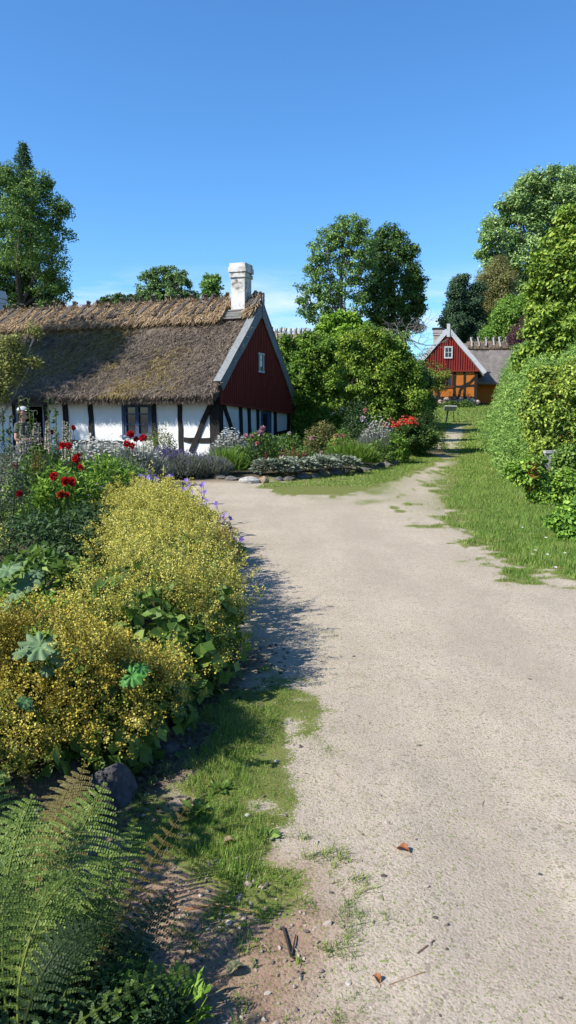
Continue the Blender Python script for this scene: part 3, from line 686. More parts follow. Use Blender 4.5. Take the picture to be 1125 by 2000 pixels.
# roof of the gable block (ridge runs away from the viewer): profile in x, swept along y
def slope_roof(root, halfw, zb, za, y0, y1, th, name, mat):
    m = MB(); ny = 30; nx_ = 22
    for s_ in (-1, 1):
        U, Y = np.meshgrid(np.linspace(0, 1, nx_), np.linspace(y0, y1, ny)); X = s_ * halfw * (1 - U); Z = zb + (za - zb) * U
        d = .07 * fbm(X * 2 + 9, Y * 2, Z * 2); V = np.stack([X + s_ * d * .6, Y, Z + d * .7], -1).reshape(-1, 3)
        i = np.arange(nx_ * ny).reshape(ny, nx_); Q = np.stack([i[:-1, :-1], i[:-1, 1:], i[1:, 1:], i[1:, :-1]], -1).reshape(-1, 4)
        V2 = V - np.array([s_ * th * .5, 0, th * .8]); m.add(V, Q); m.add(V2, Q[:, ::-1])
        for e in (i[0], i[-1], i[:, 0]):
            a = V[e]; b = V2[e]; k = len(e); m.add(np.vstack([a, b]), [[t_, t_ + 1, k + t_ + 1, k + t_] for t_ in range(k - 1)])
    return m.build(name, mat, root)
slope_roof(red, W2 + .5, Hb - .22 * kk, Ha + .25, -.05, 8.2, .3, 'thatch_roof', GREYTHATCH)
ch = chimney(red, -.75, 3.2, Ha - 1.5, Ha + .62, .75, .7, surf_mat('pinkish_brick', [(.3, (.4, .33, .3)), (.7, (.6, .55, .52))], 3, bump=.4))
m = MB(); box(m, -1.25, -.25, 2.75, 3.65, Ha + .622, Ha + .74, (.03, .03, .03)); m.build('chimney_lid', MATTE, ch)
m = MB(); wc = fx(877) - hx
for s_ in (-1, 1): box(m, .05 + s_ * .3 - .05, .05 + s_ * .3 + .05, -.2, -.1, fz(699) - gb, fz(677) - gb)
for z_ in (fz(699) - gb, fz(678) - gb): box(m, -.3, .4, -.205, -.1, z_ - .06, z_ + .05)
gw = m.build('gable_window', WHITEPAINT, red)
m = MB(); box(m, -.21, .31, -.155, -.14, fz(699) - gb + .05, fz(678) - gb - .06); m.build('pane', GLASS, gw)
m = MB(); zc = (fz(699) + fz(678)) / 2 - gb; box(m, .03, .07, -.185, -.16, fz(699) - gb + .05, fz(678) - gb - .06); box(m, -.21, .03, -.183, -.16, zc - .02, zc + .02); box(m, .07, .31, -.183, -.16, zc - .02, zc + .02); m.build('window_bar', WHITEPAINT, gw)
# thatched wing to the right behind the gable block
wz = at(960, 672, 71)[2] - gb; x0, x1 = 1.2, 13.5
prof = lerp2((1.15, 1.75), (1.1, 2.0), 2) + lerp2((1.1, 2.0), (5.2, wz), 26) + lerp2((5.2, wz), (8.9, 2.6), 8) + [(8.9, 2.6), (8.8, 2.3)]
nt0 = len(prof); prof += [(5.2, wz - .4)]
thatch(red, prof, nt0, x0, x1, 70, GREYTHATCH, .1, 'wing_roof')
m = MB(); box(m, x0 + .2, x1 - .2, 2.5, 2.7, -.5, 2.9); m.build('wing_wall', ORANGE, red)
kf = (wz - 2.0) / (5.2 - 1.1)
f0s, nns = f0, nn
f0, nn = saddle(red, 1.9, x1, 5.2, wz, 1.0, kf, (wz - 2.6) / 3.7, straws=2500, cols=((.14, .12, .1), (.25, .22, .19), (.36, .32, .28)))
b0 = nrm(np.array([0, 1, -1.2])); DARKPOLE = [(.24, .23, .21), (.36, .34, .32), (.5, .48, .46)]
xk = 2.3
while xk < x1: ridge_pair(red, xk, 5.2, wz + .05, rng.uniform(-.08, .12), 1.1, .13); xk += rng.uniform(.48, .75)

# ================================================================== thatched house behind the hazels
BY = 50.0; bx = at(640, 655, BY)[0]; bg_ = float(tz(bx, BY)); bz = at(600, 658, BY)[2] - bg_
back = empty('thatched_house', (bx, BY, bg_), 'thatched house behind the hazel bushes, only its straw ridge and small chimney showing', 'house', rz=R(3))
prof = lerp2((-3.6, 2.0), (-3.65, 2.3), 2) + lerp2((-3.65, 2.3), (0, bz), 24) + lerp2((0, bz), (3.65, 2.3), 8) + [(3.65, 2.3), (3.6, 2.0)]
nt0 = len(prof); prof += [(0, bz - .4)]
thatch(back, prof, nt0, -7, 4.2, 80, GREYTHATCH, .1)
m = MB(); box(m, -6.8, 4.0, -3.1, 3.1, -.5, 2.6); m.build('wall', PLASTER, back)
k_ = (bz - 2.3) / 3.65
f0, nn = saddle(back, -7, 4.2, 0, bz, 1.1, k_, k_, straws=6000, cols=((.3, .22, .13), (.48, .38, .25), (.6, .5, .35)))
b0 = nrm(np.array([0, 1, -k_])); DARKPOLE = [(.2, .16, .13), (.33, .27, .21), (.45, .4, .34)]
xk = -6.7
while xk < 4: ridge_pair(back, xk, 0, bz, .02, 1.05, .07); xk += rng.uniform(.26, .36)
chimney(back, .1, .2, bz - .5, at(643, 624, BY)[2] - bg_, .5, .5, surf_mat('grey_brick', [(.3, (.25, .23, .22)), (.7, (.42, .38, .35))], 5, bump=.4))

# ================================================================== trees and big shrubs
BARK = surf_mat('bark', [(.3, (.06, .05, .04)), (.7, (.13, .11, .09))], 6, bump=.8, stretch=(3, 3, .6))
GREYBARK = surf_mat('grey_bark', [(.3, (.16, .15, .14)), (.7, (.3, .28, .26))], 6, bump=.6, stretch=(3, 3, .6))
def tree(name, label, cat, base_px, Y, blobs, cols, L, sub=60, leaf=45, srad=None, trunk_r=.3, limbs=10, W=None, group=None, shell=.55, up=.5, mat=LEAF, bark=BARK, var=.28, world_blobs=None, multi=1, droop=.1, extra=None, rag=2.2):
    if Y > 40: L *= .76; leaf = int(leaf * 1.55)
    B = np.array(world_blobs if world_blobs is not None else px_blobs(blobs, Y))
    bx_ = at(base_px, 700, Y)[0]; bz_ = float(tz(bx_, Y)) - .05
    root = empty(name, (bx_, Y, bz_), label, cat, group)
    m = MB(); r0 = B[:, 3].mean(); k = rng.integers(0, len(B), int(len(B) * rag)); d = nrm(rng.normal(size=(len(k), 3)) + [0, 0, .15])
    X = np.concatenate([B[k, :3] + d * B[k, 3:4] * rng.uniform(.85, 1.15, (len(k), 1)), B[k, 3:4] * rng.uniform(.16, .38, (len(k), 1))], 1)
    cloud(m, np.vstack([B, X]), sub, leaf, srad or r0 * .2, L, W or L * .55, cols, shell=shell, up=up, var=var, droop=droop, r0=r0)
    if extra: extra(m, B)
    local(m.build('crown', mat), root)
    t = MB(); top = B[np.argmax(B[:, 2])]; c = B[:, :3].mean(0)
    for q in range(multi):
        o = np.array([rng.normal() * trunk_r * 2, rng.normal() * trunk_r, 0]) * (multi > 1)
        e = np.array([c[0] * .5 + top[0] * .5, c[1], top[2] - .3 * top[3]]) + np.clip(o, -.25, .25)
        P = [np.array([bx_, Y, bz_ - .2]) + o]
        for k in range(1, 7):
            f = k / 6; P.append(P[0] * (1 - f) + e * f + np.array([rng.normal() * .12, rng.normal() * .12, 0]) * f * trunk_r * 4)
        P = np.array(P); tube(t, P, trunk_r * np.linspace(1, .2, 7), 7)
        order = rng.permutation(len(B))[:limbs]
        for j in order:
            b = B[j]; k = rng.integers(1, 5); s0 = P[k]; e2 = b[:3] + rng.normal(size=3) * b[3] * .3
            if e2[2] < s0[2]: s0 = P[1]
            mid = (s0 + e2) / 2 + np.array([0, 0, -.08]) * np.linalg.norm(e2 - s0)
            r_ = trunk_r * .45 * (1 - k / 8); tube(t, [s0, mid, e2], [r_, r_ * .6, r_ * .2], 5)
            for _ in range(3):
                e3 = b[:3] + nrm(rng.normal(size=3)) * b[3] * .85; tube(t, [mid * .4 + e2 * .6, (e2 + e3) / 2 + rng.normal(size=3) * .1 * b[3], e3], [r_ * .4, r_ * .25, r_ * .1], 4)
    local(t.build('trunk', bark), root)
    return root
DKG = [(.014, .036, .012), (.026, .06, .018), (.045, .09, .025), (.075, .13, .035)]
MDG = [(.02, .05, .014), (.04, .09, .022), (.07, .14, .032), (.11, .19, .045)]
SLV = [(.04, .08, .03), (.08, .15, .055), (.14, .22, .09), (.22, .31, .15)]
YLG = [(.03, .065, .01), (.075, .135, .018), (.13, .2, .028), (.2, .26, .04)]
# left pair
tree('broadleaf_tree', 'tall dense dark green tree rising behind the left end of the thatched roof', 'tree', 30, 52,
     [(15, 400, 48), (60, 395, 42), (100, 415, 34), (112, 460, 28), (95, 520, 42), (103, 575, 30), (45, 470, 55), (15, 550, 60), (60, 590, 46), (-35, 420, 60), (-40, 520, 70), (100, 610, 26), (-5, 350, 26), (30, 350, 24), (70, 350, 22), (118, 400, 18), (112, 540, 24), (-60, 600, 70), (30, 640, 50)],
     [(.02, .05, .014), (.037, .082, .022), (.062, .118, .03), (.1, .165, .045)], .22, sub=36, leaf=38, trunk_r=.4, shell=.5, var=.33, rag=1.6)
def conifer(name, label, px, Y, top_py, base_py, halfw_px, cols, n=46, per=300):
    tp = at(px, top_py, Y); bp = at(px, base_py, Y); h = tp[2] - bp[2]; gz_ = float(tz(tp[0], Y))
    root = empty(name, (tp[0], Y, gz_), label, 'tree'); m = MB(); t = MB()
    tube(t, [(tp[0], Y, gz_), (tp[0], Y, bp[2]), (tp[0], Y, tp[2])], [.35, .25, .02], 7)
    for k in range(n):
        f = (k + .5) / n; z = tp[2] - h * f; rmax = halfw_px * mpp(Y) * (f**.85) + .1
        for a in np.arange(6) * math.pi / 3 + rng.uniform(0, 6):
            a += rng.normal() * .25; r_ = rmax * rng.uniform(.7, 1.08); u = np.array([math.cos(a), math.sin(a), 0]); e = np.array([tp[0], Y, z]) + u * r_ + np.array([0, 0, .12 * r_ - .05 * r_ * r_])
            s0 = np.array([tp[0], Y, z]); tube(t, [s0, (s0 + e) / 2 - [0, 0, .04 * r_], e], [.03, .02, .008], 3)
            q = int(20 + per * r_ / 6); w_ = rng.random(q)**.7; P = s0 + (e - s0) * w_[:, None] - np.array([0, 0, .12 * r_]) * (w_ * (1 - w_))[:, None] + rng.normal(size=(q, 3)) * .09
            D = u[None] * .6 + rng.normal(size=(q, 3)) * .5 + [0, 0, -.15]
            leaves(m, P, D, np.array([0, 0, 1.])[None] + rng.normal(size=P.shape) * .5, rng.uniform(.12, .3, q), .07, pal(.5 + .25 * rng.normal(size=q), cols))
    local(m.build('crown', LEAF), root); local(t.build('trunk', BARK), root)
conifer('spruce_tree', 'pointed spruce whose spire rises out of the tall dark tree at left', 45, 55, 280, 640, 88, [(.045, .1, .03), (.09, .17, .05), (.15, .25, .08)])
tree('garden_tree', 'rounded green tree with open top behind the middle of the straw ridge', 'tree', 320, 44,
     [(318, 552, 26), (290, 558, 22), (345, 560, 24), (365, 580, 20), (320, 588, 36), (285, 588, 22), (375, 595, 14), (300, 535, 12), (330, 534, 14), (352, 545, 13), (320, 620, 40)],
     [(.016, .045, .016), (.035, .075, .025), (.07, .13, .05), (.13, .2, .09)], .17, sub=34, leaf=32, trunk_r=.2, multi=2, shell=.6)
tree('dark_shrub', 'low dark green shrub showing over the ridge left of the rounded garden tree', 'shrub', 225, 43,
     [(208, 596, 15), (232, 592, 16), (256, 590, 14), (272, 596, 12), (240, 610, 24), (196, 598, 8)], DKG, .15, sub=50, leaf=30, trunk_r=.1, limbs=5)
tree('sapling', 'thin young tree with sparse leafy top just left of the white chimney', 'tree', 411, 40,
     [(408, 550, 10), (414, 563, 12), (403, 572, 8), (418, 548, 6), (421, 575, 6)], MDG, .16, sub=14, leaf=24, srad=.16, trunk_r=.07, limbs=4, shell=.4)
# pair behind the hazels
tree('ash_tree', 'tall light green tree with open branches, left one of the pair behind the hazel bushes', 'tree', 668, 75,
     [(685, 440, 24), (662, 450, 22), (705, 452, 20), (640, 470, 22), (675, 478, 32), (712, 480, 28), (622, 498, 18), (640, 520, 28), (690, 520, 32), (605, 520, 12), (608, 555, 20), (640, 562, 26), (672, 566, 22), (716, 530, 26), (596, 582, 13), (598, 606, 16), (625, 600, 22), (655, 605, 18), (612, 622, 12), (588, 560, 8), (700, 590, 22), (610, 480, 8)],
     [(.025, .06, .02), (.05, .105, .035), (.085, .155, .05), (.14, .22, .085)], .32, sub=22, leaf=22, srad=.27, trunk_r=.35, limbs=26, rag=1.0, shell=.35, var=.34, bark=GREYBARK)
tree('oak_tree', 'tall dark green tree, right one of the pair behind the hazel bushes', 'tree', 762, 78,
     [(758, 462, 22), (738, 470, 18), (778, 468, 18), (795, 495, 20), (765, 500, 30), (742, 515, 26), (790, 530, 28), (808, 545, 18), (812, 580, 18), (780, 570, 34), (745, 560, 30), (800, 610, 22), (765, 610, 34), (735, 605, 26), (820, 555, 10), (812, 635, 12), (785, 640, 18), (750, 645, 24), (720, 570, 18), (820, 605, 10)],
     DKG, .32, sub=34, leaf=26, srad=.3, trunk_r=.4, limbs=20, rag=1.3, shell=.4, var=.34)
# bare branches beside the oak
bt = at(800, 700, 45); root = empty('bare_branch_tree', (bt[0], 45, float(tz(bt[0], 45))), 'small half-dead tree of bare grey twigs in front of the dark tree', 'tree')
m = MB()
def twig(m, p, d, ln, r_, depth):
    q = [p]; dd = nrm(d)
    for k in range(4): dd = nrm(dd + rng.normal(size=3) * .22); q.append(q[-1] + dd * ln / 4)
    tube(m, q, np.linspace(r_, r_ * .5, 5), 4)
    if depth:
        for k in range(4): twig(m, q[rng.integers(2, 5)], dd + rng.normal(size=3) * .75, ln * .62, r_ * .5, depth - 1)
b0_ = np.array([bt[0], 45, root.location[2]]); top_ = at(790, 660, 45)
tube(m, [b0_, (b0_ + top_) / 2 + [.1, 0, 0], top_], [.14, .1, .07], 6)
for e in ((750, 645), (770, 625), (800, 630), (830, 655), (850, 670), (820, 690), (840, 640), (735, 660), (858, 690)):
    ee = at(*e, 45 + rng.normal() * .6); twig(m, top_ if rng.random() < .6 else (b0_ * .3 + top_ * .7), ee - top_ + [0, 0, .25], max(.9, np.linalg.norm(ee - top_) * .8), .035, 2)
local(m.build('branches', GREYBARK), root)
m = MB(); cloud(m, px_blobs([(760, 650, 16), (790, 665, 18), (740, 665, 16), (770, 690, 30), (830, 700, 16), (850, 720, 16)], 45), 14, 22, .2, .1, .06, MDG, shell=.3); local(m.build('sparse_leaves', LEAF), root)
# hazels
HZ = [(.018, .05, .009), (.042, .096, .014), (.08, .15, .022), (.135, .21, .036)]
tree('maple_tree', 'small bright green broad-leaved tree top rising behind the hazel bushes', 'tree', 655, 39,
     [(645, 632, 17), (664, 622, 12), (688, 628, 14), (630, 645, 12), (655, 650, 22), (700, 648, 16), (672, 660, 24), (720, 640, 10)], [(.04, .09, .012), (.08, .16, .02), (.13, .23, .03), (.19, .29, .05)], .17, sub=60, leaf=26, trunk_r=.15)
tree('hazel_bush', 'big leafy green bush right beside the shaded cottage gable', 'bush', 600, 34,
     [(560, 690, 20), (585, 690, 26), (620, 690, 30), (648, 700, 22), (558, 725, 20), (590, 735, 32), (625, 735, 34), (575, 775, 26), (610, 785, 34), (640, 770, 28), (600, 825, 32), (640, 815, 28), (585, 845, 22), (580, 808, 20), (632, 850, 24), (600, 665, 14), (555, 664, 8), (635, 672, 14), (655, 740, 22), (665, 830, 18)],
     HZ, .12, sub=66, leaf=30, srad=.14, rag=3.4, trunk_r=.09, multi=5, shell=.66, var=.3)
tree('hazel_bush', 'largest rounded yellow-green bush in front of the tree pair', 'bush', 735, 32,
     [(700, 672, 26), (735, 668, 26), (765, 685, 24), (785, 705, 22), (690, 705, 30), (730, 705, 34), (765, 730, 32), (795, 745, 26), (695, 750, 32), (735, 755, 34), (775, 775, 32), (808, 780, 22), (700, 795, 30), (745, 805, 32), (790, 815, 26), (820, 800, 16), (708, 835, 24), (750, 845, 26), (678, 668, 14), (720, 645, 10), (806, 728, 12), (822, 775, 12), (826, 815, 14), (834, 795, 10, 1), (838, 822, 10, 1)],
     [(.021, .052, .009), (.05, .1, .014), (.095, .155, .022), (.16, .22, .035)], .115, sub=66, leaf=30, srad=.14, rag=3.4, trunk_r=.09, multi=5, shell=.66, var=.3)
# right hand trees
tree('lime_tree', 'huge silvery light green tree at the right, tallest of the right-hand trees', 'tree', 1075, 85,
     [(1090, 350, 26), (1060, 352, 22), (1030, 362, 18), (1118, 350, 26), (1005, 385, 16), (1045, 395, 30), (1090, 400, 36), (1130, 395, 36), (1000, 415, 22), (970, 432, 16), (1020, 445, 34), (1068, 450, 38), (1115, 460, 40), (962, 460, 16), (985, 480, 28), (948, 495, 12), (1030, 500, 38), (1080, 515, 40), (965, 520, 22), (1000, 545, 30), (1050, 565, 38), (1100, 580, 40), (1150, 480, 50), (1150, 580, 50), (955, 478, 10), (982, 408, 10), (1016, 372, 10)],
     SLV, .4, sub=42, leaf=32, srad=.42, trunk_r=.6, limbs=22, shell=.55, up=.9, var=.32, bark=GREYBARK)
tree('birch_tree', 'brownish green fine-leaved tree at the left foot of the huge silvery tree', 'tree', 962, 80,
     [(975, 520, 16), (962, 540, 18), (985, 545, 18), (955, 565, 22), (978, 575, 24), (950, 595, 20), (975, 605, 24), (962, 630, 22), (985, 635, 18), (945, 545, 8)],
     [(.045, .055, .025), (.08, .09, .04), (.12, .13, .055), (.16, .17, .08)], .2, sub=80, leaf=34, srad=.4, trunk_r=.2)
tree('yew_tree', 'dark blue-green tree directly behind the chimney of the far red house', 'tree', 900, 77,
     [(897, 555, 12), (890, 572, 14), (905, 580, 18), (885, 598, 14), (905, 605, 20), (876, 620, 10), (895, 630, 18), (920, 590, 18), (925, 625, 22), (868, 632, 7), (902, 543, 7), (910, 650, 22), (935, 560, 10), (940, 660, 24)],
     [(.01, .026, .018), (.02, .045, .028), (.035, .07, .042), (.06, .1, .06)], .26, sub=55, leaf=32, srad=.32, trunk_r=.25)
tree('beech_tree', 'mid green rounded tree over the grey thatched wing', 'tree', 1000, 74,
     [(1000, 600, 20), (1018, 612, 20), (985, 622, 22), (1005, 640, 26), (975, 648, 20), (1030, 600, 18), (1025, 640, 20), (1040, 575, 16), (955, 655, 14), (1060, 600, 24), (1050, 640, 22), (1000, 665, 26)],
     [(.03, .075, .015), (.055, .12, .022), (.09, .17, .03), (.13, .22, .05)], .26, sub=75, leaf=34, srad=.34, trunk_r=.25)
tree('purple_leaf_tree', 'dark purple-leaved small tree standing right of the far thatched wing', 'tree', 1040, 58,
     [(1042, 622, 14), (1030, 638, 16), (1052, 635, 14), (1015, 652, 14), (1040, 652, 18), (1062, 648, 12), (1005, 664, 12), (1030, 672, 16)],
     [(.012, .007, .012), (.028, .014, .024), (.05, .024, .038), (.075, .035, .05)], .12, sub=90, leaf=32, srad=.22, trunk_r=.12)
# near right: broad-leaved yellowish tree, willow hedge, rose thicket
tree('cherry_tree', 'yellow-green large-leaved tree hanging in from the right edge', 'tree', 1150, 22,
     [(1100, 462, 22), (1118, 440, 16), (1085, 500, 24), (1118, 500, 30), (1062, 525, 18), (1095, 545, 32), (1055, 560, 12), (1128, 560, 34), (1075, 580, 26), (1048, 585, 14), (1105, 605, 34), (1070, 625, 28), (1052, 640, 18), (1125, 645, 36), (1090, 668, 32), (1060, 680, 22), (1038, 690, 14), (1110, 705, 32), (1075, 715, 26), (1150, 520, 36), (1155, 600, 40), (1160, 690, 44), (1128, 470, 18), (1098, 735, 22), (1055, 712, 18), (1040, 720, 14), (1120, 740, 26), (1022, 688, 9), (1032, 650, 10), (1036, 560, 8), (1045, 530, 8), (1018, 702, 8), (1075, 470, 9), (1040, 612, 12), (1028, 712, 12), (1062, 740, 16), (1035, 742, 12), (1100, 420, 9), (1058, 500, 9), (1120, 412, 8)],
     [(.024, .056, .01), (.06, .115, .018), (.105, .17, .028), (.175, .235, .045)], .115, sub=38, leaf=20, srad=.12, rag=3.2, W=.075, trunk_r=.2, limbs=16, shell=.5, var=.33, droop=.35)
WIL = [(.034, .075, .022), (.072, .14, .036), (.125, .215, .06), (.2, .3, .1)]
wb = []
for Yh in np.arange(16.5, 43, 1.3):
    f = (Yh - 16.5) / 26.5; xl = np.interp(Yh, [16, 20, 25, 30, 36, 43], [5.2, 5.7, 6.8, 8.1, 9.6, 11.6]); ht = np.interp(Yh, [16, 19, 24, 30, 36, 43], [1.9, 2.9, 3.5, 4.0, 4.6, 5.0]); z0_ = float(tz(xl, Yh))
    for zz in np.arange(.35, ht - .3, .65):
        rr_ = .62 if zz < ht - 1 else .52; lean = .35 * max(0, zz - 1.3)
        wb.append((xl + .55 + lean * .9 + rng.normal() * .14, Yh + rng.normal() * .2, z0_ + zz + rng.normal() * .1, rr_ * rng.uniform(.85, 1.15)))
        wb.append((xl + 1.6 + lean + rng.normal() * .14, Yh + rng.normal() * .2, z0_ + zz + .3, rr_))
    wb.append((xl + 1.3 + .2 * ht, Yh, z0_ + ht - .1, .5))
hx_ = 7.4
def long_leaf(m, B): pass
tree('willow_hedge', 'tall soft hedge of narrow pale green leaves along the right side of the path', 'hedge', 562.5 + 7.6 / 25 * 1500, 25, None, WIL, .12, sub=70, leaf=24, srad=.15, W=.026, trunk_r=.06, limbs=20, shell=.7, world_blobs=wb, multi=6, var=.32)
def reddish(m, B):
    k = B[rng.random(len(B)) < .13].copy(); k[:, 3] *= .75; k[:, 1] -= .2
    cloud(m, k, 5, 12, .1, .07, .045, [(.05, .03, .01), (.1, .045, .014), (.12, .075, .018), (.15, .11, .025)], shell=.9)
tree('rose_thicket', 'tangled rose thicket with reddish shoots behind the grey post at right', 'shrub', 1115, 16.5,
     [(1100, 745, 30, .2), (1070, 775, 26), (1118, 780, 34), (1085, 815, 30), (1125, 830, 34), (1060, 840, 24), (1100, 862, 30), (1075, 880, 20, .5), (1130, 885, 36), (1105, 910, 28, .3), (1040, 800, 18), (1140, 750, 40), (1060, 735, 16), (1150, 820, 40), (1128, 930, 28), (1055, 770, 18), (1090, 760, 24), (1050, 815, 16, -.3), (1062, 870, 20, -.3), (1110, 745, 26), (1052, 895, 14, -.2)],
     [(.03, .062, .013), (.075, .125, .022), (.135, .195, .036), (.2, .25, .055)], .075, sub=120, leaf=24, srad=.1, W=.05, trunk_r=.05, multi=4, limbs=10, shell=.6, extra=reddish, var=.33)
tree('bramble_shrub', 'low bright green bramble spreading over the grass below the grey post', 'shrub', 1085, 13.8,
     [(1040, 938, 16), (1060, 950, 20), (1085, 945, 22), (1110, 950, 26), (1130, 960, 26), (1075, 975, 14), (1100, 978, 16), (1022, 930, 14), (1008, 918, 12), (1128, 985, 18), (1050, 962, 12), (1035, 912, 12)],
     [(.03, .075, .012), (.06, .125, .018), (.11, .19, .03), (.17, .25, .045)], .075, sub=55, leaf=18, srad=.08, W=.05, trunk_r=.02, limbs=6, shell=.55, extra=reddish)
tree('bramble_shrub', 'fresh green low bramble at the right edge, nearest of the verge shrubs', 'shrub', 1140, 9.6,
     [(1110, 1010, 18), (1130, 1000, 30), (1100, 1030, 14), (1125, 1040, 22), (1150, 1030, 36), (1112, 1055, 10), (1085, 1015, 8)],
     [(.03, .075, .014), (.055, .125, .02), (.1, .19, .03), (.15, .25, .045)], .06, sub=50, leaf=16, srad=.06, W=.038, trunk_r=.015, limbs=5, shell=.5)
# tree standing outside the picture at left whose shade falls on the thatch, and its low branches reach in
wbl = [(a + 2.2, b + .3, c - 2.1, d) for a, b, c, d in [(-19.5, 26.5, 12.5, 2.2), (-18.2, 27.0, 13.6, 1.9), (-20.5, 25.6, 11, 2.0), (-17.6, 27.0, 11.6, 1.7), (-18.8, 26, 14.6, 1.5), (-21.5, 26, 13, 2), (-19, 26.5, 9.6, 1.8), (-17, 26.6, 13.0, 1.1), (-22.5, 26, 11.4, 2), (-21, 25.5, 15, 1.5)]]
tree('garden_elm', 'tall elm just outside the left edge shading the thatch', 'tree', 562.5 - 17.2 / 26 * 1500 * cp, 26, None, MDG, .2, sub=85, leaf=36, srad=.42, trunk_r=.3, world_blobs=wbl, shell=.4, var=.3)
tree('apple_tree', 'gnarled fruit tree with sparse olive leaves reaching over the roof at the left edge', 'tree', -70, 21,
     [(-10, 690, 26), (15, 672, 16), (35, 680, 14), (20, 705, 20), (45, 700, 12), (-15, 740, 28), (15, 735, 20), (60, 640, 7), (70, 652, 6), (40, 725, 12), (65, 705, 8), (-40, 670, 30), (-50, 730, 34), (5, 765, 14), (30, 660, 10)],
     [(.035, .05, .015), (.07, .085, .025), (.11, .13, .04), (.16, .18, .06)], .07, sub=26, leaf=16, srad=.12, W=.04, trunk_r=.12, limbs=14, shell=.3, bark=GREYBARK)
# red-flowered shrub at the end of the house bed
rs = tree('red_flowered_shrub', 'dark rounded shrub topped with a cap of red blossom by the grassy track', 'shrub', 800, 29,
     [(795, 850, 22), (815, 845, 20), (830, 850, 16), (800, 872, 20), (780, 860, 14), (840, 860, 14), (820, 875, 16), (790, 832, 12), (812, 830, 12)],
     [(.012, .032, .01), (.025, .055, .016), (.045, .09, .022), (.08, .13, .035)], .075, sub=60, leaf=26, srad=.1, trunk_r=.04, limbs=6)
m = MB(); cloud(m, px_blobs([(770, 828, 6), (783, 824, 8), (797, 820, 9), (806, 822, 8), (812, 828, 5), (752, 832, 4), (778, 834, 6)], 28.6), 9, 10, .05, .05, .042, [(.3, .02, .02), (.42, .035, .03), (.5, .09, .07)], up=.8, shell=.4)
o = m.build('blossom', PETAL); local(o, rs)

tree('garden_shrub', 'dark green shrub behind the right end of the largest bush, near the lawn', 'shrub', 822, 47, [(815, 730, 16), (828, 745, 14), (810, 755, 18), (825, 775, 16), (805, 780, 18), (832, 790, 12), (812, 715, 10), (800, 740, 16)], DKG, .17, sub=60, leaf=24, srad=.2, trunk_r=.08, multi=3)

# ================================================================== planting
STEMG = np.array([.06, .1, .025])
def wpos(px, Y): 
    p = at(px, 850, Y); return np.array([p[0], Y, float(gz(np.array([p[0]]), np.array([Y]))[0])])
def plant_root(name, px, Y, label, cat, group=None): return empty(name, wpos(px, Y), label, cat, group)
def strap_leaves(m, c, n, h, spread, L, W, cols, base_h=0., up=1.0):
    """upright leaves rising from the ground round c"""
    a = rng.uniform(0, 2 * math.pi, n); r_ = spread * np.sqrt(rng.random(n)); P = np.stack([c[0] + r_ * np.cos(a), c[1] + r_ * np.sin(a), c[2] + base_h + h * rng.random(n)], 1)
    D = np.stack([np.cos(a) * .7 + rng.normal(size=n) * .4, np.sin(a) * .7 + rng.normal(size=n) * .4, up * rng.uniform(.2, 1.2, n)], 1)
    N = np.stack([-np.cos(a), -np.sin(a), np.ones(n)], 1) + rng.normal(size=(n, 3)) * .4
    leaves(m, P, D, N, L * rng.uniform(.6, 1.2, n), W * rng.uniform(.7, 1.2, n), pal(.5 + .26 * rng.normal(size=n), cols) * 1.8, .06)
def mound(m, c, rx, ry, h, n, L, W, cols, up=.5, noise_=.15, edge_down=True):
    """leafy dome standing on the ground at c"""
    d = nrm(rng.normal(size=(n, 3))); d[:, 2] = np.abs(d[:, 2]); r_ = rng.uniform(.72, 1.02, n) * (1 + noise_ * fbm(d[:, 0] * 3 + c[0], d[:, 1] * 3 + c[1], d[:, 2] * 3))
    P = np.array(c) + d * r_[:, None] * np.array([rx, ry, h])
    N = d * .6 + rng.normal(size=(n, 3)) * .5 + [0, 0, up]; D = np.cross(N, rng.normal(size=(n, 3))) + d * .4
    t = .5 + .22 * rng.normal(size=n) + .2 * fbm(P[:, 0] * 6, P[:, 1] * 6, P[:, 2] * 6)
    leaves(m, P, D, N, L * rng.uniform(.6, 1.3, n), W * rng.uniform(.7, 1.2, n), pal(t, cols) * 1.85, .08)
def ruffle(m, c, r_, cols, n=34):
    """double flower: layered ruffled petals"""
    d = nrm(rng.normal(size=(n, 3)) + [0, 0, .55]); P = np.array(c) + d * r_ * .15
    leaves(m, P, d + rng.normal(size=(n, 3)) * .25, rng.normal(size=(n, 3)), r_ * rng.uniform(.7, 1.1, n), r_ * .95, pal(rng.random(n), cols), .15)
def star(m, c, nn_, r_, col, n=5):
    nn_ = nrm(nn_); a0 = nrm(np.cross(nn_, [.3, .5, .8])); b = np.cross(nn_, a0); a = np.arange(n) * 2 * math.pi / n + rng.random() * 6
    D = np.cos(a)[:, None] * a0 + np.sin(a)[:, None] * b + nn_ * .25
    leaves(m, np.tile(c, (n, 1)), D, np.tile(nn_, (n, 1)), r_, r_ * .85, np.tile(col, (n, 1)) * rng.uniform(.85, 1.15, (n, 1)))

BEDG = [(.025, .055, .012), (.06, .115, .02), (.105, .175, .03), (.17, .235, .05)]
BRIGHT = [(.045, .095, .012), (.095, .18, .02), (.15, .26, .03), (.22, .31, .05)]
DARKG = [(.012, .03, .01), (.026, .056, .018), (.045, .085, .026), (.075, .12, .04)]
GREYG = [(.09, .11, .08), (.17, .19, .15), (.27, .29, .24), (.4, .41, .36)]
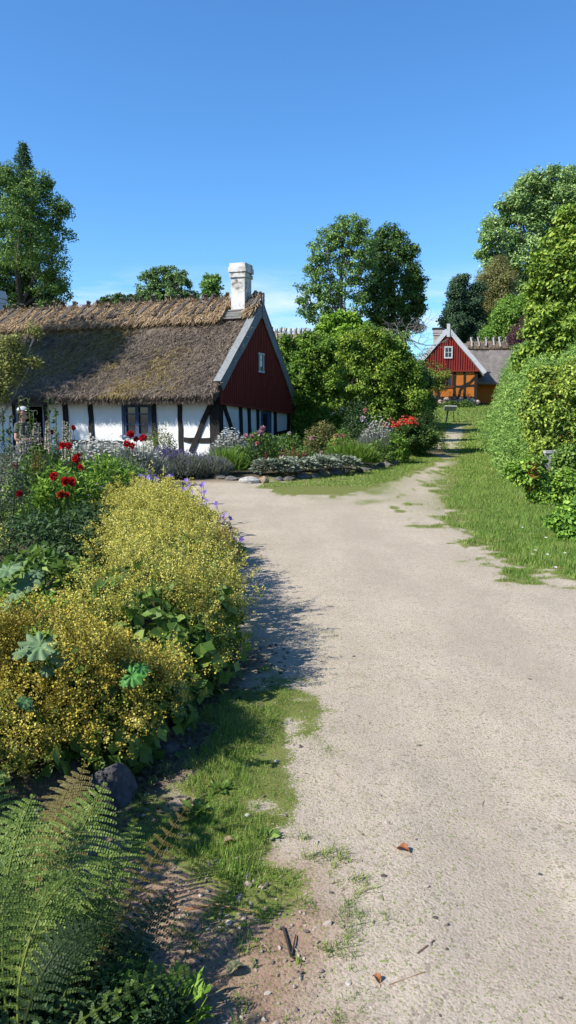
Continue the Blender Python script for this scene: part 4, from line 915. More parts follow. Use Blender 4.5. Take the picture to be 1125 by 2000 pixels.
# ---------------------------------------------------------------- yellow flowering mounds (lady's mantle)
YEL = [(.22, .21, .035), (.52, .47, .075), (.76, .68, .13), (.9, .84, .28)]
OCH = [(.25, .19, .03), (.58, .47, .065), (.8, .68, .12), (.9, .82, .26)]
LEAF_SPOTS = [(78, 1258, 40), (110, 1290, 28), (258, 1320, 30), (55, 1133, 40), (12, 1150, 40), (350, 1362, 14), (50, 1370, 18)]   # openings where the big leaves grow
F_SZ = .0102
def mantle(name, domes, label, cols, clumps, seed_n=26, leaf_n=900, thin=None, group=None):
    D_ = np.array(domes, float); c0 = D_[:, :2].mean(0); root = empty(name, (c0[0], c0[1], float(gz(c0[:1], c0[1:])[0])), label, 'flowering plant', group)
    g0 = float(gz(c0[:1], c0[1:])[0])
    def surf(x, y):
        z = np.full(x.shape, -1.0)
        for cx, cy, rx, ry, h in domes:
            q = 1 - ((x - cx) / rx)**2 - ((y - cy) / ry)**2; z = np.maximum(z, h * np.sqrt(np.clip(q, 0, 1)) - (q < 0))
        return z
    # leafy understorey
    m = MB(); n = leaf_n; k = rng.integers(0, len(domes), n); d = nrm(rng.normal(size=(n, 3))); d[:, 2] = np.abs(d[:, 2])
    P = np.stack([D_[k, 0] + d[:, 0] * D_[k, 2] * .9, D_[k, 1] + d[:, 1] * D_[k, 3] * .9, g0 - .08 + d[:, 2] * D_[k, 4] * .82], 1) + rng.normal(size=(n, 3)) * .035
    leaves(m, P, rng.normal(size=(n, 3)) + [0, 0, .1], d + rng.normal(size=(n, 3)) * .4 + [0, 0, .5], rng.uniform(.05, .1, n), rng.uniform(.05, .09, n), pal(.5 + .25 * rng.normal(size=n), BEDG) * 1.75, .1)
    local(m.build('leaves', LEAF), root)
    # flower sprays
    w_ = D_[:, 2] * D_[:, 3]; k = rng.choice(len(domes), clumps, p=w_ / w_.sum()); d = nrm(rng.normal(size=(clumps, 3))); d[:, 2] = np.abs(d[:, 2]) * 1.0
    rr = (rng.uniform(.88, 1.05, clumps) + .2 * rng.random(clumps)**4) * (1 + .3 * fbm(d[:, 0] * 3.5 + k * 7, d[:, 1] * 4, d[:, 2] * 3.5))
    P = np.stack([D_[k, 0] + d[:, 0] * rr * D_[k, 2], D_[k, 1] + d[:, 1] * rr * D_[k, 3], g0 - .1 + d[:, 2] * rr * D_[k, 4]], 1)
    inside = np.zeros(clumps, bool)
    for i, (cx, cy, rx, ry, h) in enumerate(domes):
        q = ((P[:, 0] - cx) / rx)**2 + ((P[:, 1] - cy) / ry)**2 + ((P[:, 2] - g0 + .1) / h)**2; inside |= (q < .72)
    hole = fbm(P[:, 0] * 3.4 + 11, P[:, 1] * 2.7, P[:, 2] * 3) > .16 + .3 * rng.random(clumps)
    P = P[(~inside) & (P[:, 2] > g0 + .03) & (~hole)]
    qx, qy = topx(P)
    for lx_, ly_, lr in LEAF_SPOTS: kq = (qx - lx_)**2 + (qy - ly_ - 4)**2 > lr * lr; P, qx, qy = P[kq], qx[kq], qy[kq]
    if thin is not None: P = P[rng.random(len(P)) < thin(P)]
    # feathery plumes: each stem carries a few loose sprays of tiny florets
    n = len(P); k_ = np.argmin(((P[:, None, :2] - D_[None, :, :2])**2 / D_[None, :, 2:4]**2).sum(2), 1)
    out = nrm(np.stack([(P[:, 0] - D_[k_, 0]) / D_[k_, 2], (P[:, 1] - D_[k_, 1]) / D_[k_, 3], (P[:, 2] - g0 + .1) / D_[k_, 4]], 1))
    dr = nrm(out * .7 + rng.normal(size=(n, 3)) * .42 + [0, 0, .3]); ln = rng.uniform(.05, .15, n)
    tp = .5 + .2 * rng.normal(size=n) + .25 * fbm(P[:, 0] * 1.6, P[:, 1] * 1.6, P[:, 2] * 2)
    m = MB(); leaves(m, P - dr * .07, dr, rng.normal(size=(n, 3)), ln + .07, .0035, pal(np.full(n, .6), [(.14, .2, .05), (.3, .33, .1)]))
    for q in range(4):
        c = P + dr * (ln * (.25 + .25 * q))[:, None] + rng.normal(size=(n, 3)) * .013 * (1.3 - .2 * q)
        li = np.repeat(np.arange(n), seed_n); off = rng.normal(size=(len(li), 3)) * rng.uniform(.008, .016, n)[li][:, None]
        Fp = c[li] + off; far = 1 + .11 * np.clip(Fp[:, 1] - 4, 0, 8); t = tp[li] + .15 * rng.normal(size=len(li)) + .05 * (q - 1.5)
        leaves(m, Fp, rng.normal(size=Fp.shape), rng.normal(size=Fp.shape) + [0, 0, .9], F_SZ * far, F_SZ * far, pal(t, cols))
    local(m.build('flower_sprays', PETAL), root); return root
mantle('yellow_flowering_mound', [(-.74, 4.35, .36, .4, .64), (-.5, 4.65, .2, .42, .54), (-.95, 4.9, .5, .55, .68), (-.85, 5.6, .48, .75, .74), (-.6, 5.6, .22, .6, .48), (-1.1, 6.5, .46, .75, .72), (-.82, 6.8, .3, .7, .5), (-1.3, 7.6, .55, .85, .68), (-1.0, 8.0, .3, .8, .42), (-1.5, 8.8, .56, .85, .6), (-1.85, 9.8, .66, .9, .54), (-2.1, 10.6, .7, .8, .5), (-1.1, 4.3, .32, .26, .5), (-.58, 4.2, .2, .24, .44)],
       'large bright yellow flowering mound spilling over the bed edge onto the path', YEL, 9800, leaf_n=4400, seed_n=9)
mantle('yellow_flowering_mound', [(-1.05, 3.45, .42, .36, .54), (-.76, 3.6, .24, .26, .36), (-1.5, 3.5, .42, .36, .56), (-2.0, 3.55, .5, .45, .54), (-1.3, 3.15, .42, .22, .34), (-.85, 3.3, .22, .18, .28), (-1.75, 3.2, .36, .25, .4), (-1.2, 3.85, .42, .25, .4), (-.66, 3.8, .16, .2, .26)],
       'browner ochre-yellow flowering mound above the grey boulder and the fern', OCH, 7200, leaf_n=2400, seed_n=11)
mantle('yellow_flowering_mound', [(-2.35, 5.7, .36, .3, .64), (-2.75, 5.9, .4, .4, .6)], 'small tuft of yellow flowers at the left edge of the dark leafy hollow', YEL, 220, leaf_n=300, seed_n=9)
# big lobed leaves among the mantle
def lobed(m, c, nrmv, up_, r_, lobes=9, col=(.1, .2, .06)):
    nrmv = nrm(nrmv); a0 = nrm(up_ - nrmv * np.dot(up_, nrmv)); b = np.cross(nrmv, a0); c = np.array(c)
    rings = []; K = lobes * 4; V = [c - nrmv * r_ * .12]
    for fr in (.45, .8, 1.0):
        for k in range(K):
            a = (k / K) * 2 * math.pi * .94 + .19; w_ = math.cos((k % 4) / 4 * 2 * math.pi)
            rad = r_ * fr * (1 + (.16 * w_ if fr == 1.0 else .06 * w_)) * (.82 + .18 * math.cos(a - math.pi)) * (1 if True else 0)
            V.append(c + (a0 * -math.cos(a) + b * math.sin(a)) * rad + nrmv * r_ * (.10 * w_ * fr - .1 * fr * fr + .06 * fr))
    Fc3 = [[0, 1 + k, 1 + k + 1] for k in range(K - 1)]; Fc4 = []
    for q in range(2):
        for k in range(K - 1): Fc4.append([1 + q * K + k, 1 + (q + 1) * K + k, 1 + (q + 1) * K + k + 1, 1 + q * K + k + 1])
    c1 = np.array(col); cc = lambda n: c1 * rng.uniform(.85, 1.2, (n, 1))
    V = np.array(V); m.add(V, Fc3, cc(len(Fc3)) * 1.15); m.add(V, Fc4, cc(len(Fc4)))
def big_leaf_plant(label, specs, Y, col):
    """specs: (px, py, r in px, tilt vector)"""
    p0 = at(specs[0][0], specs[0][1], Y); gx = float(gz(p0[:1], np.array([Y]))[0])
    root = empty('lobed_leaf_plant', (p0[0], Y, gx), label, 'plant')
    for (px, py, r_, tl) in specs:
        p = at(px, py, Y + rng.normal() * .02); m = MB(); lobed(m, p, np.array(tl, float), np.array([rng.normal() * .4, -.6, .2]), r_ * mpp(Y), col=np.array(col) * rng.uniform(.85, 1.2)); local(m.build('leaf', LEAF, smooth=True), root)
        s_ = MB(); b = np.array([p0[0] + rng.normal() * .04, Y + .42, gx]); tube(s_, [b, (b + p) / 2 + [0, 0, .05], p - np.array([0, 0, .008])], .004, 4, (.16, .2, .06)); local(s_.build('stem', LEAF), root)
    return root
GRL = (.16, .26, .12)
big_leaf_plant('plant with one big pale grey-green lobed leaf lying among the yellow flowers', [(78, 1258, 42, (.1, -.55, .8)), (118, 1285, 26, (.5, -.3, .8)), (40, 1270, 22, (-.4, -.5, .7)), (92, 1308, 16, (.2, -.6, .6))], 3.2, GRL)
big_leaf_plant('plant of grey-green lobed leaves at the left edge above the brightest mound', [(58, 1133, 34, (-.1, -.5, .8)), (30, 1158, 24, (-.4, -.5, .8)), (15, 1110, 34, (-.2, -.3, .9)), (8, 1182, 20, (-.5, -.5, .6)), (70, 1118, 18, (.3, -.3, .8))], 4.25, GRL)
big_leaf_plant('bright green lobed leaf pair poking out of the ochre flower mound', [(258, 1318, 26, (.1, -.8, .5)), (276, 1303, 20, (.5, -.3, .8)), (245, 1330, 14, (-.4, -.7, .5))], 3.12, (.1, .3, .06))
big_leaf_plant('small green leaf plant at the overhanging edge beside the shaded gravel', [(350, 1362, 9, (.2, -.5, .8)), (342, 1340, 24, (.6, -.3, .6)), (352, 1385, 22, (.7, -.4, .4))], 3.6, (.07, .15, .05))
big_leaf_plant('dark green leaf plant low in the ochre mound near the fern tips', [(48, 1368, 18, (.1, -.6, .7)), (60, 1380, 12, (.4, -.5, .7))], 2.92, (.06, .15, .05))
m = MB(); root = plant_root('sprawling_stem_plant', 30, 4.2, 'long reddish and green bare stems sprawling at the left edge', 'plant')
for (a, b) in (((-10, 1262), (55, 1225)), ((0, 1250), (75, 1205)), ((15, 1235), (45, 1175)), ((-10, 1225), (60, 1240)), ((20, 1190), (80, 1180)), ((60, 1215), (115, 1190))):
    p, q = at(*a, 4.0), at(*b, 4.2); tube(m, [p, (p + q) / 2 + [0, 0, .02], q], .004, 4, (.28, .14, .07) if rng.random() < .5 else (.2, .25, .08))
o = m.build('stems', MATTE); local(o, root)
m = MB(); mound(m, (root.location[0], 4.45, root.location[2]), .45, .35, .42, 500, .06, .04, BRIGHT); local(m.build('leaves', LEAF), root)
# ---------------------------------------------------------------- violet cranesbills along the far rim of the yellow mound
VIO = [(.2, .13, .5), (.3, .2, .62), (.4, .3, .7)]
def cranesbill(px, py, Y, n, label, rx=.3):
    p = at(px, py, Y); g0 = float(gz(p[:1], np.array([Y]))[0]); root = empty('cranesbill', (p[0], Y, g0), label, 'flower', 'violet cranesbills along the bed edge')
    h = max(.18, p[2] - g0); m = MB(); mound(m, (p[0], Y, g0), rx, .25, h * .9, 420, .045, .035, BEDG); local(m.build('leaves', LEAF), root)
    for k in range(n):
        a = rng.uniform(0, 6.28); q = np.array([p[0] + math.cos(a) * rx * rng.random()**.5, Y + math.sin(a) * .25 * rng.random()**.5, g0 + h * rng.uniform(.8, 1.25)])
        m = MB(); star(m, q, np.array([rng.normal() * .5 - .1, -.7, .6]), .03 + .0012 * Y, pal(np.array([rng.random()]), VIO)[0]); tube(m, [q - np.array([rng.normal() * .03, 0, .12]), q], .003, 3, STEMG * 1.5); local(m.build('flower', PETAL), root)
for i, (px, py, Y, n, lb) in enumerate([(200, 956, 10.6, 6, 'leftmost violet cranesbill, beside the red poppies'), (240, 948, 11.2, 9, 'violet cranesbill on the rim of the yellow mound, second from the poppies'), (292, 942, 11.4, 10, 'violet cranesbill at the highest point of the yellow rim before the lavender'),
        (332, 944, 11.4, 11, 'densest violet cranesbill below the lavender bush'), (368, 958, 11.0, 11, 'violet cranesbill where the yellow rim turns down along the gravel'), (396, 984, 9.9, 10, 'dark violet cranesbill trailing onto the gravel at the bend'),
        (422, 1016, 8.9, 9, 'violet cranesbill hanging over the path edge halfway down the yellow mound'), (444, 1052, 8.1, 7, 'lowest violet cranesbill on the path edge, above the bed shadow')]):
    cranesbill(px, py, Y, n, lb, .28 if i < 5 else .2)
m = MB(); p = at(436, 1095, 7.4); root = empty('pink_bud_plant', (p[0], 7.4, float(gz(p[:1], np.array([7.4]))[0])), 'small plant with reddish pink buds at the right rim of the yellow mound', 'plant')
mound(m, tuple(root.location), .16, .3, .42, 350, .04, .03, [(.12, .06, .03), (.22, .1, .06), (.16, .16, .04), (.35, .14, .1)]); local(m.build('foliage', LEAF), root)

# ---------------------------------------------------------------- left part of the near bed: poppies, spires, leafy perennials
def leafy(name, px, Y, h, rx, n, L, W, cols, label, cat='plant', ry=None, up=.5):
    root = plant_root(name, px, Y, label, cat); m = MB(); l = root.location
    mound(m, (l[0], l[1], l[2]), rx, ry or rx * .8, h, n, L, W, cols, up=up); local(m.build('foliage', LEAF), root)
    s_ = MB()
    for k in range(7):
        a = rng.uniform(0, 6.28); e = np.array([l[0] + math.cos(a) * rx * .6, l[1] + math.sin(a) * rx * .5, l[2] + h * rng.uniform(.6, .95)]); b = np.array([l[0] + math.cos(a) * .05, l[1] + math.sin(a) * .05, l[2] - .02]); tube(s_, [b, (b + e) / 2 + [0, 0, .04], e], [.008, .006, .003], 4, STEMG)
    local(s_.build('stems', MATTE), root); return root
leafy('leafy_perennial', 75, 5.25, .5, .42, 1100, .09, .06, BEDG, 'mid green broad-leaved clump left of the brightest yellow mound', ry=.5)
leafy('leafy_perennial', 60, 7.2, .5, .75, 2600, .07, .03, DARKG, 'dark fine-leaved perennial in the shady hollow above the yellow tuft')
leafy('leafy_perennial', 185, 8.2, .5, .6, 2000, .07, .035, DARKG, 'dark green clump between the yellow mound and the red poppies')
leafy('leafy_perennial', 120, 9.6, .78, .55, 1500, .13, .035, BRIGHT, 'bright green peony clump with long leaves under the red flowers')
leafy('leafy_perennial', 205, 10.8, .86, .6, 1900, .11, .03, BRIGHT, 'yellow-green leafy clump in front of the silver flowers')
leafy('leafy_perennial', 240, 12.0, .75, .6, 1700, .1, .028, BEDG, 'mid green clump right of the poppies behind the cranesbills')
leafy('leafy_perennial', 55, 10.2, .85, .5, 1500, .09, .04, BEDG, 'mid green leafy clump below the brown seed spikes')
leafy('leafy_perennial', 100, 12.4, 1.0, .7, 2200, .1, .04, BEDG, 'tall green clump behind the cream flower spires')
leafy('dark_fine_shrub', 8, 9.0, 1.12, .32, 3800, .035, .014, [(.02, .035, .02), (.045, .065, .038), (.08, .105, .065), (.13, .155, .1)], 'dark fine-leaved shrub at the left edge of the bed', 'shrub')
leafy('leafy_perennial', 25, 12.2, .95, .6, 1700, .08, .03, GREYG, 'greyish white-flecked clump in front of the man')
leafy('leafy_perennial', 190, 13.0, .8, .55, 1400, .1, .04, BEDG, 'green clump at the back of the bed below the cottage window')
# poppies
RED = [(.5, .008, .016), (.78, .018, .028), (.92, .05, .05)]
ORED = [(.5, .03, .012), (.7, .06, .02)]
DRED = [(.28, .008, .014), (.5, .016, .025)]
POP = [((105, 930), .055, RED), ((126, 940), .06, RED), ((140, 942), .062, RED), ((148, 897), .062, RED), ((153, 889), .035, DRED), ((157, 913), .045, RED), ((122, 871), .055, RED), ((134, 871), .055, RED),
       ((255, 848), .07, RED), ((266, 858), .055, RED), ((247, 867), .065, RED), ((258, 871), .06, RED), ((279, 856), .075, RED), ((143, 836), .05, DRED), ((101, 844), .045, DRED), ((119, 966), .05, ORED), ((131, 967), .035, RED), ((30, 911), .045, DRED), ((38, 965), .045, DRED)]
PL = [('red flower, left one of the trio above the orange-red bloom', 9.0), ('red flower in the middle of the low trio', 9.0), ('largest red flower, right one of the low trio', 9.05), ('red flower on a tall stem right of the cream spires', 10.2), ('small dark bud flower just above the tall red one', 10.2), ('small red flower below the tall one at the edge of the silver plants', 10.0),
      ('left one of two red flowers between the cream spires', 10.6), ('right one of two red flowers between the cream spires', 10.6), ('uppermost left red flower of the cluster under the cottage window', 13.2), ('middle red flower of the cluster under the cottage window', 13.25), ('lower left red flower of the cluster under the cottage window', 13.1), ('lowest red flower of the cluster under the cottage window', 13.1), ('rightmost and largest red flower of the window cluster', 13.2),
      ('single dark red flower against the white wall right of the spires', 12.6), ('dark red flower left of the cream spire pair', 12.4), ('orange-red flower low in front of the trio', 8.7), ('small red flower beside the low orange-red one', 8.75), ('dark red flower at the left edge near the dark shrub', 9.6), ('faded dark red flower low at the left edge', 8.8)]
for ((px, py), r_, cc), (lb, Y) in zip(POP, PL):
    p = at(px, py, Y); g0 = float(gz(p[:1], np.array([Y]))[0]); b = np.array([p[0] + rng.normal() * .06, Y + .06, g0 - .03])
    root = empty('red_poppy', (b[0], b[1], g0), lb, 'flower', 'red double flowers of the near bed')
    m = MB(); ruffle(m, p, r_ * .95, cc, 60); local(m.build('flower', PETAL), root)
    m = MB(); tube(m, [b, (b + p) / 2 + rng.normal(size=3) * .02, p - np.array([0, 0, r_ * .3])], .006, 4, STEMG); 
    k = 14; q = rng.uniform(.1, .75, k)[:, None]; leaves(m, b + (p - b) * q, rng.normal(size=(k, 3)) + [0, 0, .3], rng.normal(size=(k, 3)) + [0, 0, 1], .12, .035, pal(rng.random(k), BEDG)); local(m.build('stem', LEAF), root)
# cream spires
def spire(px, ytop, ybot, Y, cols, label, w=.03, group='cream and pink flower spires', name='flower_spire', bell=.028):
    t_, b_ = at(px, ytop, Y), at(px + rng.normal() * 1.5, ybot, Y); g0 = float(gz(b_[:1], np.array([Y]))[0])
    root = empty(name, (b_[0], Y, g0), label, 'flower', group); foot = np.array([b_[0], Y, g0 - .02])
    m = MB(); tube(m, [foot, b_, t_], [.008, .007, .003], 5, STEMG * 1.3); k = 16; q = rng.random((k, 1)); leaves(m, foot + (b_ - foot) * q, rng.normal(size=(k, 3)) + [0, 0, .4], rng.normal(size=(k, 3)) + [0, 0, 1], .13, .035, pal(rng.random(k), BEDG)); local(m.build('stem', LEAF), root)
    h = np.linalg.norm(t_ - b_); n = int(h / .018) * 5; f = rng.random(n)**.9; a = rng.uniform(0, 6.28, n); rad = w * (1 - .75 * f); out = np.stack([np.cos(a), np.sin(a), np.full(n, -.25)], 1)
    P = b_ + (t_ - b_) * f[:, None] + out * rad[:, None] * .5
    m = MB(); leaves(m, P, out, np.stack([-np.sin(a), np.cos(a), np.ones(n) * .3], 1) + rng.normal(size=(n, 3)) * .5, bell * (1.25 - .7 * f), bell * .9 * (1.2 - .6 * f), pal(.6 + .25 * rng.normal(size=n), cols)); local(m.build('blossom', PETAL), root); return root
CREAM = [(.36, .3, .2), (.6, .53, .4), (.72, .68, .56)]; PINKC = [(.3, .2, .22), (.5, .4, .42), (.6, .52, .5)]; LILAC = [(.2, .13, .3), (.38, .28, .48), (.5, .42, .56)]
for (px, y0, y1, Y, cc, lb) in [(124, 822, 905, 10.9, CREAM, 'tallest cream spire, left one of the close trio right of the poppies'), (131, 824, 900, 10.8, CREAM, 'middle cream spire of the close trio'), (137, 828, 895, 11.0, CREAM, 'right cream spire of the close trio'),
        (91, 822, 882, 11.4, CREAM, 'left cream spire of the pair under the tall curly stalks'), (95, 824, 885, 11.3, CREAM, 'right cream spire of the pair under the tall curly stalks'), (41, 828, 872, 11.8, CREAM, 'cream spire in front of the man\'s chest'), (52, 832, 880, 11.6, CREAM, 'cream spire just right of the man'),
        (68, 826, 872, 12.2, CREAM, 'thin cream spire between lilac ones right of the man'), (77, 826, 870, 12.3, CREAM, 'thin cream spire left of the tall curly stalk'), (72, 824, 862, 12.6, LILAC, 'taller lilac spire before the dark doorway'), (61, 838, 868, 12.5, LILAC, 'short lilac spire before the dark doorway'), (47, 850, 884, 12.0, PINKC, 'pinkish spire below the man\'s forearm'), (115, 845, 880, 11.8, PINKC, 'faint pink spire left of the close cream trio'), (107, 838, 872, 12.0, CREAM, 'short cream spire against the white wall')]:
    spire(px, y0, y1, Y, cc, lb, .034)
BRN = [(.18, .12, .03), (.34, .25, .06), (.42, .34, .1)]
for px, lb in ((63, 'leftmost golden seed spike of the brownish bunch'), (69, 'second golden seed spike of the brownish bunch'), (74, 'tallest golden seed spike of the brownish bunch'), (80, 'rightmost golden seed spike of the brownish bunch'), (66, 'shortest golden seed spike, tucked inside the brownish bunch')):
    spire(px, 878 + rng.uniform(-4, 14), 925, 10.0, BRN, lb, .022, 'golden brown seed spikes', 'seed_spike', .02)
# tall stalks with curled tips
def stalk(px, ytop, Y, label, curl=1):
    t_ = at(px, ytop, Y); g0 = float(gz(t_[:1], np.array([Y]))[0]); b_ = np.array([t_[0] - .04 * curl, Y, g0 - .02])
    root = empty('tall_stalk', (b_[0], Y, g0), label, 'plant', 'tall stalks with curled tips'); m = MB()
    P = [b_, b_ * .5 + t_ * .5 + [.02, 0, 0], t_]; r_ = .035
    for a in np.linspace(0, 4.2, 7): P.append(t_ + np.array([curl * r_ * (1 - math.cos(a)), 0, r_ * math.sin(a)]))
    tube(m, P, np.linspace(.011, .004, len(P)), 5, (.16, .2, .1)); k = 70; f = rng.random((k, 1))**.7
    leaves(m, b_ + (t_ - b_) * f, rng.normal(size=(k, 3)) + [0, 0, .2], rng.normal(size=(k, 3)), .07, .035, pal(rng.random(k), BEDG)); local(m.build('stem', LEAF), root)
for px, yt, Y, lb, c_ in ((94, 782, 11.6, 'tallest curled stalk above the cream spire pair', 1), (108, 790, 11.8, 'slanting curled stalk right of the tallest one', 1), (55, 782, 12.0, 'curled stalk over the man\'s cap', -1), (37, 778, 12.2, 'thin stalk left of the man\'s head', 1), (65, 806, 12.4, 'short curled stalk before the dark doorway', 1), (18, 815, 11.5, 'pale blue-grey stalk left of the man', 1), (4, 800, 11.0, 'curled stalk at the very left edge', 1)):
    stalk(px, yt, Y, lb, c_)

# ---------------------------------------------------------------- house bed
def tufts(m, c, rx, ry, h, n, W, cols, lean=.35):
    """upright thin stems, e.g. lavender or silver daisies"""
    a = rng.uniform(0, 6.28, n); r_ = np.sqrt(rng.random(n)); x = c[0] + rx * r_ * np.cos(a); y = c[1] + ry * r_ * np.sin(a); top = h * np.sqrt(np.clip(1 - .75 * r_**2, .05, 1)) * rng.uniform(.75, 1.12, n)
    z0 = rng.uniform(0, .75, n) * top
    P = np.stack([x, y, c[2] + z0], 1); D = np.stack([np.cos(a) * r_ * lean * 1.6 + rng.normal(size=n) * lean * .6, np.sin(a) * r_ * lean + rng.normal(size=n) * lean * .6, np.ones(n)], 1)
    L = np.minimum(top - z0 + .05, .35); leaves(m, P, D, rng.normal(size=(n, 3)), L, W, pal(.5 + .25 * rng.normal(size=n) + .2 * (z0 / h - .4), cols) * 1.4)
    return np.stack([x, y, c[2] + top], 1)
def silver(px, Y, rx, h, label, flowers=160, n=4200, name='silver_daisy', cols=GREYG):
    root = plant_root(name, px, Y, label, 'plant'); l = root.location; m = MB(); T = tufts(m, l, rx, rx * .8, h, n, .014, cols); local(m.build('stems', LEAF), root)
    if flowers:
        m = MB(); T = T[rng.permutation(len(T))[:flowers * 2]]; T = T[T[:, 2] > l[2] + h * .55][:flowers]
        for t_ in T: star(m, t_ + [0, -.02, .03], np.array([0, -.35, 1.0]), .035, (.66, .66, .6), 6)
        tag(local(m.build('flower_heads', PETAL), root), kind='stuff')
silver(178, 16.9, .65, 1.05, 'silver white-flowered plant at the left below the cottage window', 150)
silver(215, 16.8, .8, 1.08, 'largest silver white-flowered plant, in front of the window sill', 220, 5200)
silver(262, 17.2, .75, .95, 'silver plant between the red flower cluster and the lavender', 120)
silver(245, 15.6, .5, .62, 'low grey-leaved plant in front of the silver flowers', 0, 2600)
LAV = [(.06, .075, .055), (.12, .14, .1), (.19, .21, .16), (.27, .28, .22)]
def lavender(px, Y, rx, h, label, fl):
    root = plant_root('lavender_bush', px, Y, label, 'shrub'); l = root.location; m = MB(); mound(m, (l[0], l[1], l[2]), rx, rx * .75, h * .85, 3200, .07, .012, LAV, up=.9); T = tufts(m, l, rx, rx * .75, h, 2600, .012, LAV, .4); local(m.build('foliage', LEAF), root)
    m = MB(); T = T[rng.permutation(len(T))[:fl]]; n = len(T); k = np.repeat(np.arange(n), 5); P = T[k] + rng.normal(size=(n * 5, 3)) * [.012, .012, .03] + [0, 0, .03]
    leaves(m, P, rng.normal(size=P.shape) * .4 + [0, 0, 1], rng.normal(size=P.shape), .04, .02, pal(rng.random(len(P)), [(.09, .07, .2), (.16, .11, .34), (.25, .19, .45)])); tag(local(m.build('flower_spikes', PETAL), root), kind='stuff')
lavender(322, 18.55, .62, .6, 'lavender bush with the most violet bloom, left one below the timber brace', 380)
lavender(362, 18.5, .66, .56, 'grey lavender bush in the middle of the row before the cottage corner', 90)
lavender(402, 18.6, .58, .5, 'rightmost lavender bush, beside the yellow-green tuft', 30)
lavender(296, 18.45, .5, .52, 'small lavender bush at the left end of the row', 120)
leafy('round_shrub', 312, 21.0, 1.1, .58, 3600, .06, .026, [(.05, .06, .016), (.1, .125, .025), (.15, .17, .035), (.22, .22, .06)], 'olive round shrub right of the cottage window', 'shrub')
def grass_tuft(px, Y, rx, h, n, cols, label, W=.014):
    root = plant_root('grass_tuft', px, Y, label, 'plant'); m = MB(); tufts(m, root.location, rx, rx * .7, h, n, W, cols, .5); local(m.build('blades', LEAF), root)
grass_tuft(440, 19.2, .5, .66, 2200, BRIGHT, 'yellow-green feathery tuft between lavender and corner post')
silver(448, 21.5, .5, .98, 'white-grey flower plant standing before the dark corner post', 160, 2600)
leafy('rose_bush', 505, 22.4, 1.0, .62, 3000, .075, .04, BEDG, 'rose bush with pink blooms in front of the blue gable door', 'bush')
leafy('leafy_perennial', 470, 20.6, .62, .5, 2000, .08, .035, BEDG, 'green clump behind the big pale edging boulder')
leafy('rose_bush', 560, 23.6, .85, .7, 3000, .075, .04, BEDG, 'green rose bush below the right end of the white gable wall', 'bush')
leafy('rose_bush', 630, 24.8, 1.25, .7, 3400, .075, .04, [(.06, .07, .016), (.1, .12, .03), (.15, .15, .05), (.2, .14, .07)], 'brownish-green rose bush in front of the left hazel', 'bush')
leafy('rose_bush', 700, 26.4, 1.9, .75, 3800, .085, .045, DARKG, 'tall dark rose bush with pale pink blooms before the largest bush', 'bush')
leafy('leafy_perennial', 665, 23.2, .95, .5, 2000, .05, .03, BRIGHT, 'rounded light green clump among pink flowers')
leafy('leafy_perennial', 590, 21.4, .55, .55, 1800, .08, .035, BEDG, 'low green clump left of the crimson spikes')
grass_tuft(688, 22.4, .7, .72, 2600, BRIGHT, 'bright green iris-like tuft near the right end of the edging stones')
silver(738, 25.6, .6, 1.25, 'grey lavender-like plant with pale spikes beside the red-flowered shrub', 120, 2600)
leafy('leafy_perennial', 768, 25.4, .85, .5, 1600, .14, .05, BRIGHT, 'large-leaved yellow-green plant at the right end of the bed')
leafy('leafy_perennial', 735, 24.2, .6, .55, 1800, .09, .04, BEDG, 'green clump in front of the grey pale-spiked plant')
leafy('dark_fine_shrub', 838, 31, 1.75, .75, 2400, .07, .035, DARKG, 'dark bush at the far end of the bed by the grassy track', 'shrub')
# pink blooms
PK = [(.6, .2, .3), (.72, .36, .45), (.78, .5, .56)]; SAL = [(.62, .2, .15), (.74, .34, .27)]; WHP = [(.7, .55, .55), (.78, .7, .68)]; MAG = [(.55, .06, .2), (.65, .12, .3)]
BL = [(513, 838, 22.0, .1, PK, 'topmost pink bloom in front of the blue gable door'), (508, 846, 22.0, .1, PK, 'pink bloom just under the topmost one'), (480, 852, 22.0, .075, PK, 'flat pink bloom left of the gable door'), (492, 853, 22.0, .07, PK, 'pink bloom second from the gable door'), (502, 866, 21.9, .07, SAL, 'pale salmon bloom lowest in the door rose bush'), (565, 846, 23.4, .06, WHP, 'whitish bloom at the cottage\'s right corner'),
      (609, 857, 24.2, .09, PK, 'pink bloom in the brownish rose bush'), (668, 852, 24.2, .1, MAG, 'magenta bloom right of the salmon one'), (656, 853, 24.2, .1, SAL, 'salmon bloom beside the magenta one'), (652, 867, 23.9, .07, SAL, 'small orange bloom below the salmon one'), (671, 871, 22.9, .08, MAG, 'red bloom on the light green clump'),
      (708, 818, 25.7, .11, WHP, 'palest big pink bloom of the tall dark rose bush'), (713, 802, 25.9, .09, SAL, 'highest salmon bloom of the tall dark rose bush'), (714, 823, 25.8, .06, WHP, 'small white bloom under the palest big one'), (725, 835, 25.7, .06, WHP, 'white bloom right of the tall dark rose bush'), (752, 828, 27.5, .1, SAL, 'coral bloom left of the red blossom cap'), (762, 820, 27.6, .08, SAL, 'coral bloom nearest the red blossom cap')]
for px, py, Y, r_, cc, lb in BL:
    p = at(px, py, Y); g0 = float(gz(p[:1], np.array([Y]))[0]); root = empty('rose_bloom', (p[0], Y + .1, g0), lb, 'flower', 'pink roses of the house bed')
    m = MB(); ruffle(m, p, r_, cc, 30); local(m.build('flower', PETAL), root)
    m = MB(); tube(m, [(p[0] + rng.normal() * .05, Y + .12, g0), p - np.array([0, 0, r_ * .3])], .008, 4, STEMG); k = 12; q = rng.random((k, 1)); leaves(m, np.array([p[0], Y + .08, g0]) + (p - np.array([p[0], Y + .08, g0])) * q, rng.normal(size=(k, 3)), rng.normal(size=(k, 3)), .08, .045, pal(rng.random(k), BEDG)); local(m.build('stem', LEAF), root)
